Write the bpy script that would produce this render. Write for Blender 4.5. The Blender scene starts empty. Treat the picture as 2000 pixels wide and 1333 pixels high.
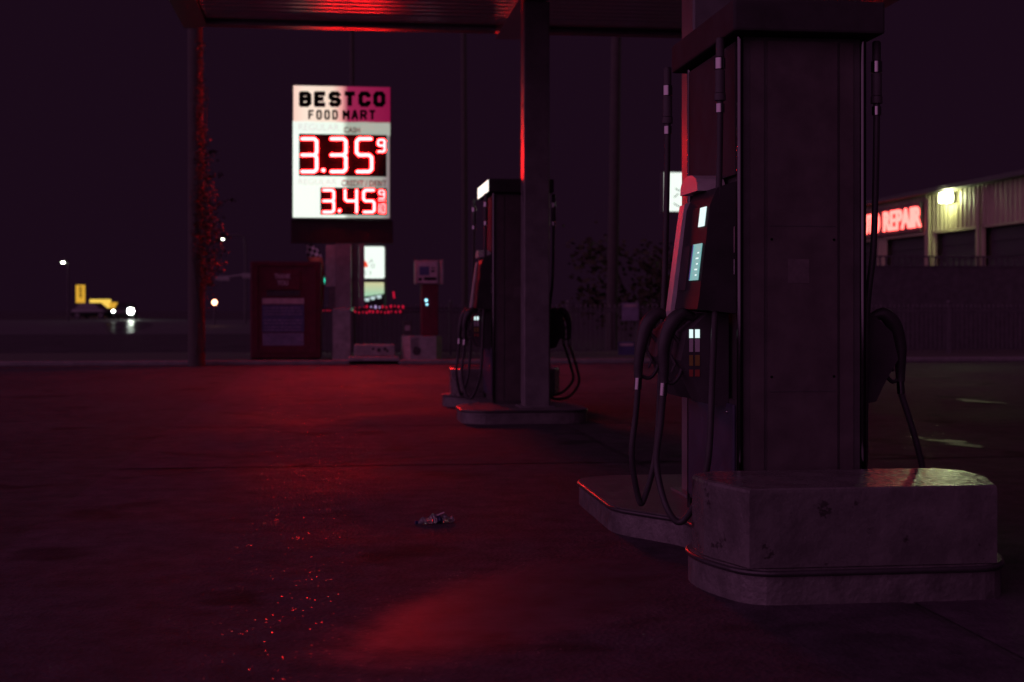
import bpy, bmesh, math, random
from mathutils import Vector, Matrix
R = random.Random(7)
PI = math.pi
S = bpy.context.scene
COL = S.collection

# ------------------------------------------------------------------ camera, sky, exposure
F = 2778.0                      # focal length in photo pixels (50 mm on 36 mm)
HZ = 600.0                      # horizon row in the photo
CZ = 1.2                        # eye height
TH = math.radians(7.06)         # the camera looks 7 degrees right of the islands' axis (+Y)
ct, st = math.cos(TH), math.sin(TH)
cam_d = bpy.data.cameras.new('camera')
cam = bpy.data.objects.new('camera', cam_d)
COL.objects.link(cam)
cam.location = (0, 0, CZ)
cam.rotation_euler = (PI / 2, 0, -TH)
cam_d.lens = 50
cam_d.sensor_width = 36
cam_d.shift_y = (HZ - 666.5) / 2000.0
cam_d.clip_end = 2000
cam_d.dof.use_dof = True
cam_d.dof.focus_distance = 6.9
cam_d.dof.aperture_fstop = 2.8
S.camera = cam

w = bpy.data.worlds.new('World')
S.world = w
w.use_nodes = True
nt = w.node_tree
nt.nodes.clear()
wo = nt.nodes.new('ShaderNodeOutputWorld')
bg = nt.nodes.new('ShaderNodeBackground')
tc = nt.nodes.new('ShaderNodeTexCoord')
sp = nt.nodes.new('ShaderNodeSeparateXYZ')
nt.links.new(tc.outputs['Generated'], sp.inputs[0])


def wramp(out, a, b, name):
    m = nt.nodes.new('ShaderNodeMapRange')
    m.interpolation_type = 'SMOOTHSTEP'
    m.inputs['From Min'].default_value = a
    m.inputs['From Max'].default_value = b
    nt.links.new(out, m.inputs['Value'])
    return m.outputs['Result']


up = wramp(sp.outputs['Z'], 0.30, 0.75, 'up')          # sky raised overhead as added fill
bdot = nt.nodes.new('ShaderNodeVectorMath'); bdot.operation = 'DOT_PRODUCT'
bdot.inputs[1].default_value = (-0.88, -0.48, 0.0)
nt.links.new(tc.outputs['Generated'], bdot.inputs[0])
back = wramp(bdot.outputs['Value'], 0.15, 0.95, 'back')     # added fill light from behind the camera, stronger to the left
mx1 = nt.nodes.new('ShaderNodeMix'); mx1.data_type = 'RGBA'
mx2 = nt.nodes.new('ShaderNodeMix'); mx2.data_type = 'RGBA'
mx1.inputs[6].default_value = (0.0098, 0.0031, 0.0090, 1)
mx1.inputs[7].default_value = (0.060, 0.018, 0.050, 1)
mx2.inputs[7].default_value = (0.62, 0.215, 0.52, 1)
nt.links.new(up, mx1.inputs[0])
nt.links.new(mx1.outputs[2], mx2.inputs[6])
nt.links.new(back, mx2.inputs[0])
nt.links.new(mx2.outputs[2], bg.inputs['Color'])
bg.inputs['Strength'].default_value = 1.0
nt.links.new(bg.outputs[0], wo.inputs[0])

S.view_settings.view_transform = 'Standard'
S.view_settings.look = 'None'
S.view_settings.exposure = 0
S.view_settings.gamma = 1
S.render.engine = 'CYCLES'
S.cycles.use_denoising = True
S.cycles.sample_clamp_indirect = 6
S.cycles.max_bounces = 6
S.cycles.caustics_reflective = False
S.cycles.caustics_refractive = False


# ------------------------------------------------------------------ where a picture column stands in the place
def at(px, py, wy):
    """point of the vertical plane y = wy seen at photo pixel (px, py)"""
    t = (px - 1000.0) / F
    wx = wy * (st + t * ct) / (ct - t * st)
    d = wx * st + wy * ct
    return Vector((wx, wy, CZ - (py - HZ) * d / F))


def atx(px, py, wx):
    """point of the vertical plane x = wx seen at photo pixel (px, py)"""
    t = (px - 1000.0) / F
    wy = wx * (ct - t * st) / (st + t * ct)
    d = wx * st + wy * ct
    return Vector((wx, wy, CZ - (py - HZ) * d / F))


# ------------------------------------------------------------------ materials
def N(nt, kind, **kw):
    n = nt.nodes.new(kind)
    for k, v in kw.items():
        n.inputs[k].default_value = v
    return n


def mat(name, col, rough=0.5, metal=0.0, var=0.25, scale=6.0, bump=0.0, bscale=60.0, rvar=0.12, spec=0.5, coat=0.0):
    m = bpy.data.materials.new(name)
    m.use_nodes = True
    t = m.node_tree
    b = t.nodes['Principled BSDF']
    tcn = N(t, 'ShaderNodeTexCoord')
    nz = N(t, 'ShaderNodeTexNoise', Scale=scale, Detail=5.0, Roughness=0.62)
    t.links.new(tcn.outputs['Object'], nz.inputs['Vector'])
    rp = t.nodes.new('ShaderNodeValToRGB')
    lo = tuple(c * (1 - var) for c in col) + (1,)
    hi = tuple(min(1, c * (1 + var)) for c in col) + (1,)
    rp.color_ramp.elements[0].position = 0.3
    rp.color_ramp.elements[1].position = 0.7
    rp.color_ramp.elements[0].color = lo
    rp.color_ramp.elements[1].color = hi
    t.links.new(nz.outputs['Fac'], rp.inputs[0])
    t.links.new(rp.outputs[0], b.inputs['Base Color'])
    mr = N(t, 'ShaderNodeMapRange')
    mr.inputs['To Min'].default_value = max(0.02, rough - rvar)
    mr.inputs['To Max'].default_value = min(1, rough + rvar)
    t.links.new(nz.outputs['Fac'], mr.inputs['Value'])
    t.links.new(mr.outputs[0], b.inputs['Roughness'])
    b.inputs['Metallic'].default_value = metal
    b.inputs['Specular IOR Level'].default_value = spec
    b.inputs['Coat Weight'].default_value = coat
    if bump:
        n2 = N(t, 'ShaderNodeTexNoise', Scale=bscale, Detail=4.0)
        t.links.new(tcn.outputs['Object'], n2.inputs['Vector'])
        bp = N(t, 'ShaderNodeBump', Strength=bump, Distance=0.01)
        t.links.new(n2.outputs['Fac'], bp.inputs['Height'])
        t.links.new(bp.outputs[0], b.inputs['Normal'])
    return m


def emi(name, col, s):
    m = bpy.data.materials.new(name)
    m.cycles.emission_sampling = 'FRONT' if s > 4 else 'NONE'      # faint lights are found by chance, strong ones are aimed at
    m.use_nodes = True
    b = m.node_tree.nodes['Principled BSDF']
    b.inputs['Base Color'].default_value = (0.04, 0.04, 0.04, 1)
    b.inputs['Specular IOR Level'].default_value = 0.15
    b.inputs['Emission Color'].default_value = tuple(col) + (1,)
    b.inputs['Emission Strength'].default_value = s
    return m


def emi_ramp(name, stops, s, axis='X'):
    """a back-lit panel whose tubes burn unevenly along its width"""
    m = emi(name, (1, 1, 1), s)
    t = m.node_tree
    tcn = N(t, 'ShaderNodeTexCoord')
    sx = N(t, 'ShaderNodeSeparateXYZ')
    t.links.new(tcn.outputs['Generated'], sx.inputs[0])
    rp = t.nodes.new('ShaderNodeValToRGB')
    e = rp.color_ramp.elements
    while len(e) < len(stops):
        e.new(0.5)
    for k, (p, c) in enumerate(stops):
        e[k].position = p
        e[k].color = tuple(c) + (1,)
    t.links.new(sx.outputs[axis], rp.inputs[0])
    t.links.new(rp.outputs[0], t.nodes['Principled BSDF'].inputs['Emission Color'])
    return m


def ground_mat(name, col, rough, bump, bs, spec=0.5, glint=False):
    m = bpy.data.materials.new(name)
    m.use_nodes = True
    t = m.node_tree
    b = t.nodes['Principled BSDF']
    g = N(t, 'ShaderNodeTexCoord')
    big = N(t, 'ShaderNodeTexNoise', Scale=0.55, Detail=6.0, Roughness=0.65, Distortion=0.6)
    mid = N(t, 'ShaderNodeTexNoise', Scale=5.0, Detail=5.0, Roughness=0.7)
    fine = N(t, 'ShaderNodeTexNoise', Scale=bs, Detail=3.0, Roughness=0.7)
    grit = N(t, 'ShaderNodeTexVoronoi', Scale=bs * 0.55)
    for n in (big, mid, fine, grit):
        t.links.new(g.outputs['Object'], n.inputs['Vector'])
    mm = N(t, 'ShaderNodeMath'); mm.operation = 'MULTIPLY_ADD'
    t.links.new(big.outputs['Fac'], mm.inputs[0]); mm.inputs[1].default_value = 0.6
    t.links.new(mid.outputs['Fac'], mm.inputs[2])
    rp = t.nodes.new('ShaderNodeValToRGB')
    rp.color_ramp.elements[0].position = 0.55; rp.color_ramp.elements[1].position = 1.05
    rp.color_ramp.elements[0].color = tuple(c * 0.40 for c in col) + (1,)
    rp.color_ramp.elements[1].color = tuple(c * 1.35 for c in col) + (1,)
    t.links.new(mm.outputs[0], rp.inputs[0])
    oil = N(t, 'ShaderNodeTexNoise', Scale=1.15, Detail=3.0, Roughness=0.5, Distortion=0.3)
    t.links.new(g.outputs['Object'], oil.inputs['Vector'])
    om = N(t, 'ShaderNodeMapRange')
    om.inputs['From Min'].default_value = 0.60; om.inputs['From Max'].default_value = 0.68
    t.links.new(oil.outputs['Fac'], om.inputs['Value'])
    ox = t.nodes.new('ShaderNodeMix'); ox.data_type = 'RGBA'; ox.blend_type = 'MULTIPLY'
    t.links.new(om.outputs[0], ox.inputs[0]); t.links.new(rp.outputs[0], ox.inputs[6]); ox.inputs[7].default_value = (0.38, 0.36, 0.38, 1)
    t.links.new(ox.outputs[2], b.inputs['Base Color'])
    mr = N(t, 'ShaderNodeMapRange')
    mr.inputs['From Min'].default_value = 0.3; mr.inputs['From Max'].default_value = 0.7
    mr.inputs['To Min'].default_value = max(0.04, rough - 0.14)
    mr.inputs['To Max'].default_value = rough + 0.14
    t.links.new(big.outputs['Fac'], mr.inputs['Value'])
    t.links.new(mr.outputs[0], b.inputs['Roughness'])
    b.inputs['Specular IOR Level'].default_value = spec
    ad = N(t, 'ShaderNodeMath'); ad.operation = 'ADD'
    t.links.new(fine.outputs['Fac'], ad.inputs[0]); t.links.new(grit.outputs['Distance'], ad.inputs[1])
    bp = N(t, 'ShaderNodeBump', Strength=bump, Distance=0.006)
    t.links.new(ad.outputs[0], bp.inputs['Height'])
    t.links.new(bp.outputs[0], b.inputs['Normal'])
    if glint:
        # scattered polished grit: single stones with a smooth, tilted face
        vc = N(t, 'ShaderNodeTexVoronoi', Scale=95.0)
        t.links.new(g.outputs['Object'], vc.inputs['Vector'])
        sc = N(t, 'ShaderNodeSeparateColor'); t.links.new(vc.outputs['Color'], sc.inputs[0])
        pat = N(t, 'ShaderNodeMath'); pat.operation = 'MULTIPLY_ADD'      # more of it in some patches
        t.links.new(mid.outputs['Fac'], pat.inputs[0]); pat.inputs[1].default_value = 0.30
        t.links.new(sc.outputs[0], pat.inputs[2])
        gt = N(t, 'ShaderNodeMath'); gt.operation = 'GREATER_THAN'; gt.inputs[1].default_value = 1.135
        t.links.new(pat.outputs[0], gt.inputs[0])
        rd = N(t, 'ShaderNodeMath'); rd.operation = 'LESS_THAN'; rd.inputs[1].default_value = 0.42
        t.links.new(vc.outputs['Distance'], rd.inputs[0])
        mk = N(t, 'ShaderNodeMath'); mk.operation = 'MULTIPLY'
        t.links.new(gt.outputs[0], mk.inputs[0]); t.links.new(rd.outputs[0], mk.inputs[1])
        mr2 = t.nodes.new('ShaderNodeMix'); mr2.data_type = 'FLOAT'
        t.links.new(mk.outputs[0], mr2.inputs[0]); t.links.new(mr.outputs[0], mr2.inputs[2]); mr2.inputs[3].default_value = 0.26
        t.links.new(mr2.outputs[0], b.inputs['Roughness'])
        sub = N(t, 'ShaderNodeVectorMath'); sub.operation = 'MULTIPLY_ADD'
        t.links.new(vc.outputs['Color'], sub.inputs[0]); sub.inputs[1].default_value = (0.26, 0.26, 0.0); sub.inputs[2].default_value = (-0.13, -0.13, 1.0)
        nn = N(t, 'ShaderNodeVectorMath'); nn.operation = 'NORMALIZE'; t.links.new(sub.outputs[0], nn.inputs[0])
        mv = t.nodes.new('ShaderNodeMix'); mv.data_type = 'VECTOR'
        t.links.new(mk.outputs[0], mv.inputs[0]); t.links.new(bp.outputs[0], mv.inputs[4]); t.links.new(nn.outputs[0], mv.inputs[5])
        t.links.new(mv.outputs[1], b.inputs['Normal'])
        ms = t.nodes.new('ShaderNodeMix'); ms.data_type = 'FLOAT'
        t.links.new(mk.outputs[0], ms.inputs[0]); ms.inputs[2].default_value = spec; ms.inputs[3].default_value = 0.6
        t.links.new(ms.outputs[0], b.inputs['Specular IOR Level'])
        # smoother patch added by the guard block, to imitate a smear of red light
        mp = N(t, 'ShaderNodeMapping')
        mp.vector_type = 'TEXTURE'
        mp.inputs['Location'].default_value = (0.78, 5.75, 0.0)
        mp.inputs['Rotation'].default_value = (0, 0, math.radians(54))
        mp.inputs['Scale'].default_value = (1.75, 0.62, 1.0)
        t.links.new(g.outputs['Object'], mp.inputs[0])
        sg_ = N(t, 'ShaderNodeTexGradient'); sg_.gradient_type = 'SPHERICAL'
        t.links.new(mp.outputs[0], sg_.inputs[0])
        wn = N(t, 'ShaderNodeMath'); wn.operation = 'MULTIPLY_ADD'
        t.links.new(mid.outputs['Fac'], wn.inputs[0]); wn.inputs[1].default_value = 0.35; t.links.new(sg_.outputs['Fac'], wn.inputs[2])
        wm = N(t, 'ShaderNodeMapRange'); wm.interpolation_type = 'SMOOTHSTEP'
        wm.inputs['From Min'].default_value = 0.22; wm.inputs['From Max'].default_value = 0.75
        t.links.new(wn.outputs[0], wm.inputs['Value'])
        bm_ = N(t, 'ShaderNodeMapRange')       # grain flattened inside the smear patch
        bm_.inputs['To Min'].default_value = bump; bm_.inputs['To Max'].default_value = 0.06
        t.links.new(wm.outputs[0], bm_.inputs['Value'])
        t.links.new(bm_.outputs[0], bp.inputs['Strength'])
        r3 = t.nodes.new('ShaderNodeMix'); r3.data_type = 'FLOAT'
        t.links.new(wm.outputs[0], r3.inputs[0]); t.links.new(mr2.outputs[0], r3.inputs[2]); r3.inputs[3].default_value = 0.52
        t.links.new(r3.outputs[0], b.inputs['Roughness'])
        s3 = t.nodes.new('ShaderNodeMix'); s3.data_type = 'FLOAT'
        t.links.new(wm.outputs[0], s3.inputs[0]); t.links.new(ms.outputs[0], s3.inputs[2]); s3.inputs[3].default_value = 0.21
        t.links.new(s3.outputs[0], b.inputs['Specular IOR Level'])
    return m


M = {}
M['asphalt'] = ground_mat('asphalt', (0.050, 0.044, 0.048), 0.78, 0.6, 90, spec=0.14)
M['concrete_pad'] = ground_mat('concrete_pad', (0.055, 0.042, 0.054), 0.78, 0.6, 80, spec=0.18, glint=True)
M['wet_road'] = ground_mat('wet_road', (0.035, 0.035, 0.037), 0.30, 0.04, 12)
M['road'] = ground_mat('road', (0.05, 0.047, 0.05), 0.7, 0.4, 40)
M['joint'] = mat('joint', (0.018, 0.017, 0.017), 0.9)
M['kerb'] = mat('kerb', (0.14, 0.13, 0.13), 0.7, bump=0.4)
M['island'] = mat('island', (0.105, 0.095, 0.096), 0.45, bump=0.5, bscale=45, var=0.35, scale=9)
M['lip'] = mat('lip', (0.05, 0.046, 0.05), 0.34, metal=0.3, bump=0.15)
M['metal_deck'] = mat('metal_deck', (0.60, 0.58, 0.59), 0.22, metal=0.85, var=0.06, scale=1.5, rvar=0.03)
M['fascia'] = mat('fascia', (0.24, 0.22, 0.23), 0.32, metal=0.6)
M['column'] = mat('column', (0.13, 0.12, 0.125), 0.42, bump=0.12, bscale=150)
M['steel'] = mat('steel', (0.075, 0.073, 0.075), 0.08, metal=1.0, rvar=0.05, var=0.1)
M['chrome'] = mat('chrome', (0.26, 0.26, 0.26), 0.12, metal=1.0, rvar=0.05, var=0.05)
M['panel'] = mat('panel', (0.062, 0.056, 0.058), 0.5, bump=0.05, spec=0.3)
M['panel_mid'] = mat('panel_mid', (0.075, 0.06, 0.062), 0.5, bump=0.05, spec=0.3)
M['panel_blue'] = mat('panel_blue', (0.045, 0.044, 0.075), 0.5, spec=0.3)
M['shell'] = mat('shell', (0.42, 0.38, 0.38), 0.38)
M['black'] = mat('black', (0.052, 0.048, 0.052), 0.8, spec=0.1)
M['header_black'] = mat('header_black', (0.044, 0.040, 0.043), 0.8, spec=0.1)
M['gloss_black'] = mat('gloss_black', (0.03, 0.028, 0.03), 0.6, spec=0.15)
M['rubber'] = mat('rubber', (0.040, 0.037, 0.040), 0.42, rvar=0.05, spec=0.25)
M['dark_metal'] = mat('dark_metal', (0.065, 0.058, 0.064), 0.55, metal=0.0, spec=0.3)
M['pole_wood'] = mat('pole_wood', (0.042, 0.036, 0.033), 0.85, bump=0.8, bscale=25)
M['leaf_dim'] = mat('leaf_dim', (0.03, 0.028, 0.014), 0.7, var=0.5, spec=0.2)
M['leaf'] = mat('leaf', (0.015, 0.012, 0.009), 0.6, var=0.5, scale=2)
M['red_paint'] = mat('red_paint', (0.085, 0.011, 0.022), 0.6, bump=0.1, spec=0.25)
M['dark_red'] = mat('dark_red', (0.022, 0.008, 0.012), 0.6, spec=0.2)
M['white_paint'] = mat('white_paint', (0.20, 0.19, 0.19), 0.55, var=0.3, scale=8, bump=0.25)
M['poster_blue'] = mat('poster_blue', (0.045, 0.045, 0.12), 0.5)
M['poster_pale'] = mat('poster_pale', (0.17, 0.14, 0.22), 0.6)
M['letter_pale'] = mat('letter_pale', (0.32, 0.26, 0.29), 0.6)
M['letter_black'] = mat('letter_black', (0.012, 0.01, 0.012), 0.7, spec=0.1)
M['letter_grey'] = mat('letter_grey', (0.35, 0.25, 0.27), 0.7)
M['ink_brown'] = mat('ink_brown', (0.10, 0.05, 0.06), 0.7, spec=0.1)
M['siding'] = mat('siding', (0.25, 0.22, 0.14), 0.5, var=0.2, scale=1.5)
M['door_dark'] = mat('door_dark', (0.03, 0.026, 0.03), 0.6)
M['car_black'] = mat('car_black', (0.012, 0.012, 0.014), 0.3, coat=0.3)
M['glass_dark'] = mat('glass_dark', (0.01, 0.01, 0.012), 0.1)
M['worn_label'] = mat('worn_label', (0.095, 0.075, 0.08), 0.7, scale=40)
M['sticker'] = mat('sticker', (0.42, 0.40, 0.42), 0.6)
M['sticker_yellow'] = mat('sticker_yellow', (0.22, 0.15, 0.03), 0.5)
M['plastic'] = mat('plastic', (0.45, 0.42, 0.45), 0.12, var=0.1)
M['flag_orange'] = mat('flag_orange', (0.6, 0.16, 0.08), 0.8)

LEDS = 215.0
M['led'] = emi('led', (1.0, 0.0064, 0.0068), LEDS)
M['led_board'] = mat('led_board', (0.006, 0.006, 0.008), 0.7, spec=0.05)
M['face_white'] = emi_ramp('face_white', [(0.0, (0.92, 1.0, 0.90)), (0.52, (0.90, 1.0, 0.88)), (0.57, (0.42, 0.46, 0.39)), (0.9, (0.36, 0.36, 0.32)), (1.0, (0.22, 0.16, 0.17))], 1.05)
M['face_band'] = emi_ramp('face_band', [(0.0, (0.92, 1.0, 0.92)), (0.50, (0.86, 1.0, 0.86)), (0.56, (0.38, 0.44, 0.36)), (1.0, (0.40, 0.42, 0.36))], 1.0)
M['face_head'] = emi_ramp('face_head', [(0.0, (1.0, 0.66, 0.55)), (0.12, (1.0, 0.80, 0.66)), (0.40, (0.95, 0.72, 0.58)), (0.50, (0.85, 0.36, 0.34)), (0.56, (0.30, 0.015, 0.07)), (1.0, (0.22, 0.004, 0.045))], 1.0)
M['lamp_white'] = emi('lamp_white', (0.9, 1.0, 0.92), 1.05)
M['lamp_strip'] = emi('lamp_strip', (0.92, 1.0, 0.90), 1.3)
M['street_lamp'] = emi('street_lamp', (0.85, 1.0, 0.72), 16.0)
M['head_lamp'] = emi('head_lamp', (0.86, 1.0, 0.86), 110.0)
M['wall_lamp'] = emi('wall_lamp', (0.88, 1.0, 0.50), 115.0)
M['sign_red'] = emi('sign_red', (1.0, 0.10, 0.085), 5.5)
M['yellow_glow'] = emi('yellow_glow', (0.95, 0.50, 0.04), 0.75)
M['yellow_hot'] = emi('yellow_hot', (1.0, 0.66, 0.10), 1.0)
M['orange_lamp'] = emi('orange_lamp', (1.0, 0.45, 0.25), 9.0)
M['green_lamp'] = emi('green_lamp', (0.04, 0.85, 0.55), 2.2)
M['blue_led'] = emi('blue_led', (0.35, 0.8, 1.0), 2.5)
M['lcd_teal'] = emi('lcd_teal', (0.20, 0.48, 0.48), 0.9)
M['lcd_blue'] = emi('lcd_blue', (0.03, 0.06, 0.25), 0.7)
M['lcd_white'] = emi('lcd_white', (0.72, 0.92, 0.92), 1.1)
M['screen_advert'] = emi_ramp('screen_advert', [(0.0, (0.25, 0.62, 0.42)), (0.55, (0.42, 0.74, 0.50)), (1.0, (0.75, 0.72, 0.40))], 0.85, 'Z')
M['red_sector'] = emi('red_sector', (1.0, 0.07, 0.02), 1.0)


# ------------------------------------------------------------------ mesh helpers
class MB:
    def __init__(self):
        self.v, self.f, self.sm = [], [], []

    def add(self, vs, fs, smooth=False, mtx=None):
        o = len(self.v)
        for p in vs:
            p = Vector(p)
            if mtx is not None:
                p = mtx @ p
            self.v.append(p)
        for f in fs:
            self.f.append([i + o for i in f]); self.sm.append(smooth)
        return self

    def box(self, a, b, mtx=None, bev=0.0):
        x0, x1 = sorted((a[0], b[0])); y0, y1 = sorted((a[1], b[1])); z0, z1 = sorted((a[2], b[2]))
        if bev > 0:
            bm = bmesh.new()
            bmesh.ops.create_cube(bm, size=1.0)
            for vv in bm.verts:
                vv.co = Vector(((x0 + x1) / 2 + vv.co.x * (x1 - x0), (y0 + y1) / 2 + vv.co.y * (y1 - y0), (z0 + z1) / 2 + vv.co.z * (z1 - z0)))
            bmesh.ops.bevel(bm, geom=list(bm.edges), offset=bev, segments=2, profile=0.5, affect='EDGES')
            bm.verts.index_update()
            self.add([vv.co.copy() for vv in bm.verts], [[q.index for q in f.verts] for f in bm.faces], False, mtx)
            bm.free()
            return self
        vs = [(x0, y0, z0), (x1, y0, z0), (x1, y1, z0), (x0, y1, z0), (x0, y0, z1), (x1, y0, z1), (x1, y1, z1), (x0, y1, z1)]
        return self.add(vs, [(0, 3, 2, 1), (4, 5, 6, 7), (0, 1, 5, 4), (1, 2, 6, 5), (2, 3, 7, 6), (3, 0, 4, 7)], False, mtx)

    def prism(self, pts, axis, a, b, mtx=None):
        """extrude a closed 2-D outline along an axis ('x': pts are (y,z); 'y': (x,z); 'z': (x,y))"""
        def mk(p, q):
            return {'x': (q, p[0], p[1]), 'y': (p[0], q, p[1]), 'z': (p[0], p[1], q)}[axis]
        n = len(pts)
        vs = [mk(p, a) for p in pts] + [mk(p, b) for p in pts]
        fs = [list(range(n))[::-1], list(range(n, 2 * n))]
        fs += [(i, (i + 1) % n, (i + 1) % n + n, i + n) for i in range(n)]
        return self.add(vs, fs, False, mtx)

    def tube(self, path, r, seg=12, caps=True, mtx=None):
        pts = [Vector(p) for p in path]
        rs = r if isinstance(r, (list, tuple)) else [r] * len(pts)
        vs, fs = [], []
        prev = None
        for i, p in enumerate(pts):
            d = (pts[min(i + 1, len(pts) - 1)] - pts[max(i - 1, 0)]).normalized()
            if prev is None:
                ref = Vector((0, 0, 1)) if abs(d.z) < 0.9 else Vector((0, 1, 0))
                u = d.cross(ref).normalized()
            else:
                u = (prev - d * prev.dot(d)).normalized()
            prev = u
            v2 = d.cross(u)
            for k in range(seg):
                a = 2 * PI * k / seg
                vs.append(p + (u * math.cos(a) + v2 * math.sin(a)) * rs[i])
        for i in range(len(pts) - 1):
            for k in range(seg):
                k2 = (k + 1) % seg
                fs.append((i * seg + k, i * seg + k2, (i + 1) * seg + k2, (i + 1) * seg + k))
        self.add(vs, fs, True, mtx)
        if caps:
            self.add(vs[:seg], [list(range(seg))[::-1]], False, mtx)
            self.add(vs[-seg:], [list(range(seg))], False, mtx)
        return self

    def ball(self, c, r, seg=12, rings=8, mtx=None):
        c = Vector(c)
        rr = Vector(r) if isinstance(r, (tuple, list)) else Vector((r, r, r))
        vs = [c + Vector((0, 0, rr.z))]
        for i in range(1, rings):
            a = PI * i / rings
            for k in range(seg):
                b = 2 * PI * k / seg
                vs.append(c + Vector((rr.x * math.sin(a) * math.cos(b), rr.y * math.sin(a) * math.sin(b), rr.z * math.cos(a))))
        vs.append(c - Vector((0, 0, rr.z)))
        fs = [(0, 1 + k, 1 + (k + 1) % seg) for k in range(seg)]
        for i in range(rings - 2):
            for k in range(seg):
                k2 = (k + 1) % seg
                fs.append((1 + i * seg + k, 1 + (i + 1) * seg + k, 1 + (i + 1) * seg + k2, 1 + i * seg + k2))
        l = len(vs) - 1
        fs += [(l, 1 + (rings - 2) * seg + (k + 1) % seg, 1 + (rings - 2) * seg + k) for k in range(seg)]
        return self.add(vs, fs, True, mtx)

    def build(self, name, m, parent=None, loc=None):
        me = bpy.data.meshes.new(name)
        me.from_pydata([tuple(p) for p in self.v], [], self.f)
        me.polygons.foreach_set('use_smooth', self.sm)
        bm = bmesh.new(); bm.from_mesh(me)
        bmesh.ops.recalc_face_normals(bm, faces=bm.faces)
        bm.to_mesh(me); bm.free()
        me.materials.append(m)
        o = bpy.data.objects.new(name, me)
        COL.objects.link(o)
        if parent is not None:
            o.parent = parent
        if loc is not None:
            o.location = loc
        return o


def spline(pts, n=8):
    """Catmull-Rom through the points"""
    P = [Vector(p) for p in pts]
    out = []
    for i in range(len(P) - 1):
        p0 = P[max(i - 1, 0)]; p1 = P[i]; p2 = P[i + 1]; p3 = P[min(i + 2, len(P) - 1)]
        for k in range(n):
            t = k / n
            out.append(0.5 * ((2 * p1) + (p2 - p0) * t + (2 * p0 - 5 * p1 + 4 * p2 - p3) * t * t + (3 * p1 - p0 - 3 * p2 + p3) * t ** 3))
    out.append(P[-1])
    return out


def empty(name, loc, label, cat, group=None, rz=0.0):
    o = bpy.data.objects.new(name, None)
    COL.objects.link(o)
    o.location = loc
    o.rotation_euler = (0, 0, rz)
    return tag(o, label, cat, group)


def tag(o, label, cat, group=None, kind=None):
    if label: o['label'] = label
    if cat: o['category'] = cat
    if group: o['group'] = group
    if kind: o['kind'] = kind
    return o


def struct(o):
    o['kind'] = 'structure'
    return o


FACE_CAM = Matrix(((1, 0, 0), (0, 0, -1), (0, 1, 0)))     # text facing -Y
FACE_LEFT = Matrix(((0, 0, -1), (-1, 0, 0), (0, 1, 0)))   # text facing -X


def text(name, s, m, parent, origin, width, height, basis=FACE_CAM, depth=0.01, bold=0.0, space=1.0):
    """lettering as a mesh fitted to width x height with its lower left corner at origin (parent's space)"""
    cu = bpy.data.curves.new('lettering', 'FONT')
    cu.body = s
    cu.extrude = 0.04
    cu.offset = bold
    cu.space_character = space
    cu.resolution_u = 4
    tmp = bpy.data.objects.new('lettering', cu)
    COL.objects.link(tmp)
    dg = bpy.context.evaluated_depsgraph_get()
    me = bpy.data.meshes.new_from_object(tmp.evaluated_get(dg))
    bpy.data.objects.remove(tmp)
    bpy.data.curves.remove(cu)
    xs = [v.co.x for v in me.vertices]; ys = [v.co.y for v in me.vertices]
    x0, x1, y0, y1 = min(xs), max(xs), min(ys), max(ys)
    for v in me.vertices:
        q = Vector(((v.co.x - x0) / (x1 - x0) * width, (v.co.y - y0) / (y1 - y0) * height, (v.co.z + 0.04) / 0.08 * depth))
        v.co = basis @ q + Vector(origin)
    me.materials.clear()
    me.materials.append(m)
    me.name = name
    o = bpy.data.objects.new(name, me)
    COL.objects.link(o)
    o.parent = parent
    return o


def copy_tree(o, parent=None):
    c = o.copy()
    COL.objects.link(c)
    c.parent = parent
    for ch in list(o.children):
        copy_tree(ch, c)
    return c


def drop(o, root_loc):
    """children built in world coordinates move into the space of their thing"""
    for ch in o.children:
        ch.matrix_parent_inverse = Matrix.Translation(-Vector(root_loc))


# ------------------------------------------------------------------ ground
def sheet(name, pts, z, m):
    return struct(MB().add([(x, y, z) for x, y in pts], [list(range(len(pts)))]).build(name, m))


sheet('ground', [(-260, -60), (260, -60), (260, 420), (-260, 420)], 0.0, M['asphalt'])
pad = MB()
xs = [-1.65, 2.3, 6.1]
ys = [-2.0, 10.75, 14.35, 18.2, 29.4]
gap = 0.022
for i in range(2):
    for j in range(4):
        skew = 0.0
        a, b = xs[i] + gap, xs[i + 1] - gap
        pad.add([(a, ys[j] + gap + skew * 0, 0.006), (b, ys[j] + gap, 0.006), (b, ys[j + 1] - gap, 0.006), (a, ys[j + 1] - gap, 0.006)], [(0, 1, 2, 3)])
struct(pad.build('pavement', M['concrete_pad']))
sheet('road', [(-95, 60), (-2, 64), (-6, 134), (-120, 134)], 0.005, M['road'])
pud = []
for k in range(28):
    an = 2 * PI * k / 28
    q = at(246 + 46 * math.cos(an) * (1 + 0.15 * math.sin(3 * an + 1)), 640, 60)
    yy = 94 + 30 * math.sin(an) * (1 + 0.12 * math.sin(2 * an))
    qq = at(246 + 46 * math.cos(an) * (1 + 0.15 * math.sin(3 * an + 1)), 640, yy)
    pud.append((qq.x, yy))
sheet('puddle', pud, 0.010, M['wet_road'])
M['wet_pad'] = ground_mat('wet_pad', (0.04, 0.037, 0.039), 0.50, 0.30, 60)
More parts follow.
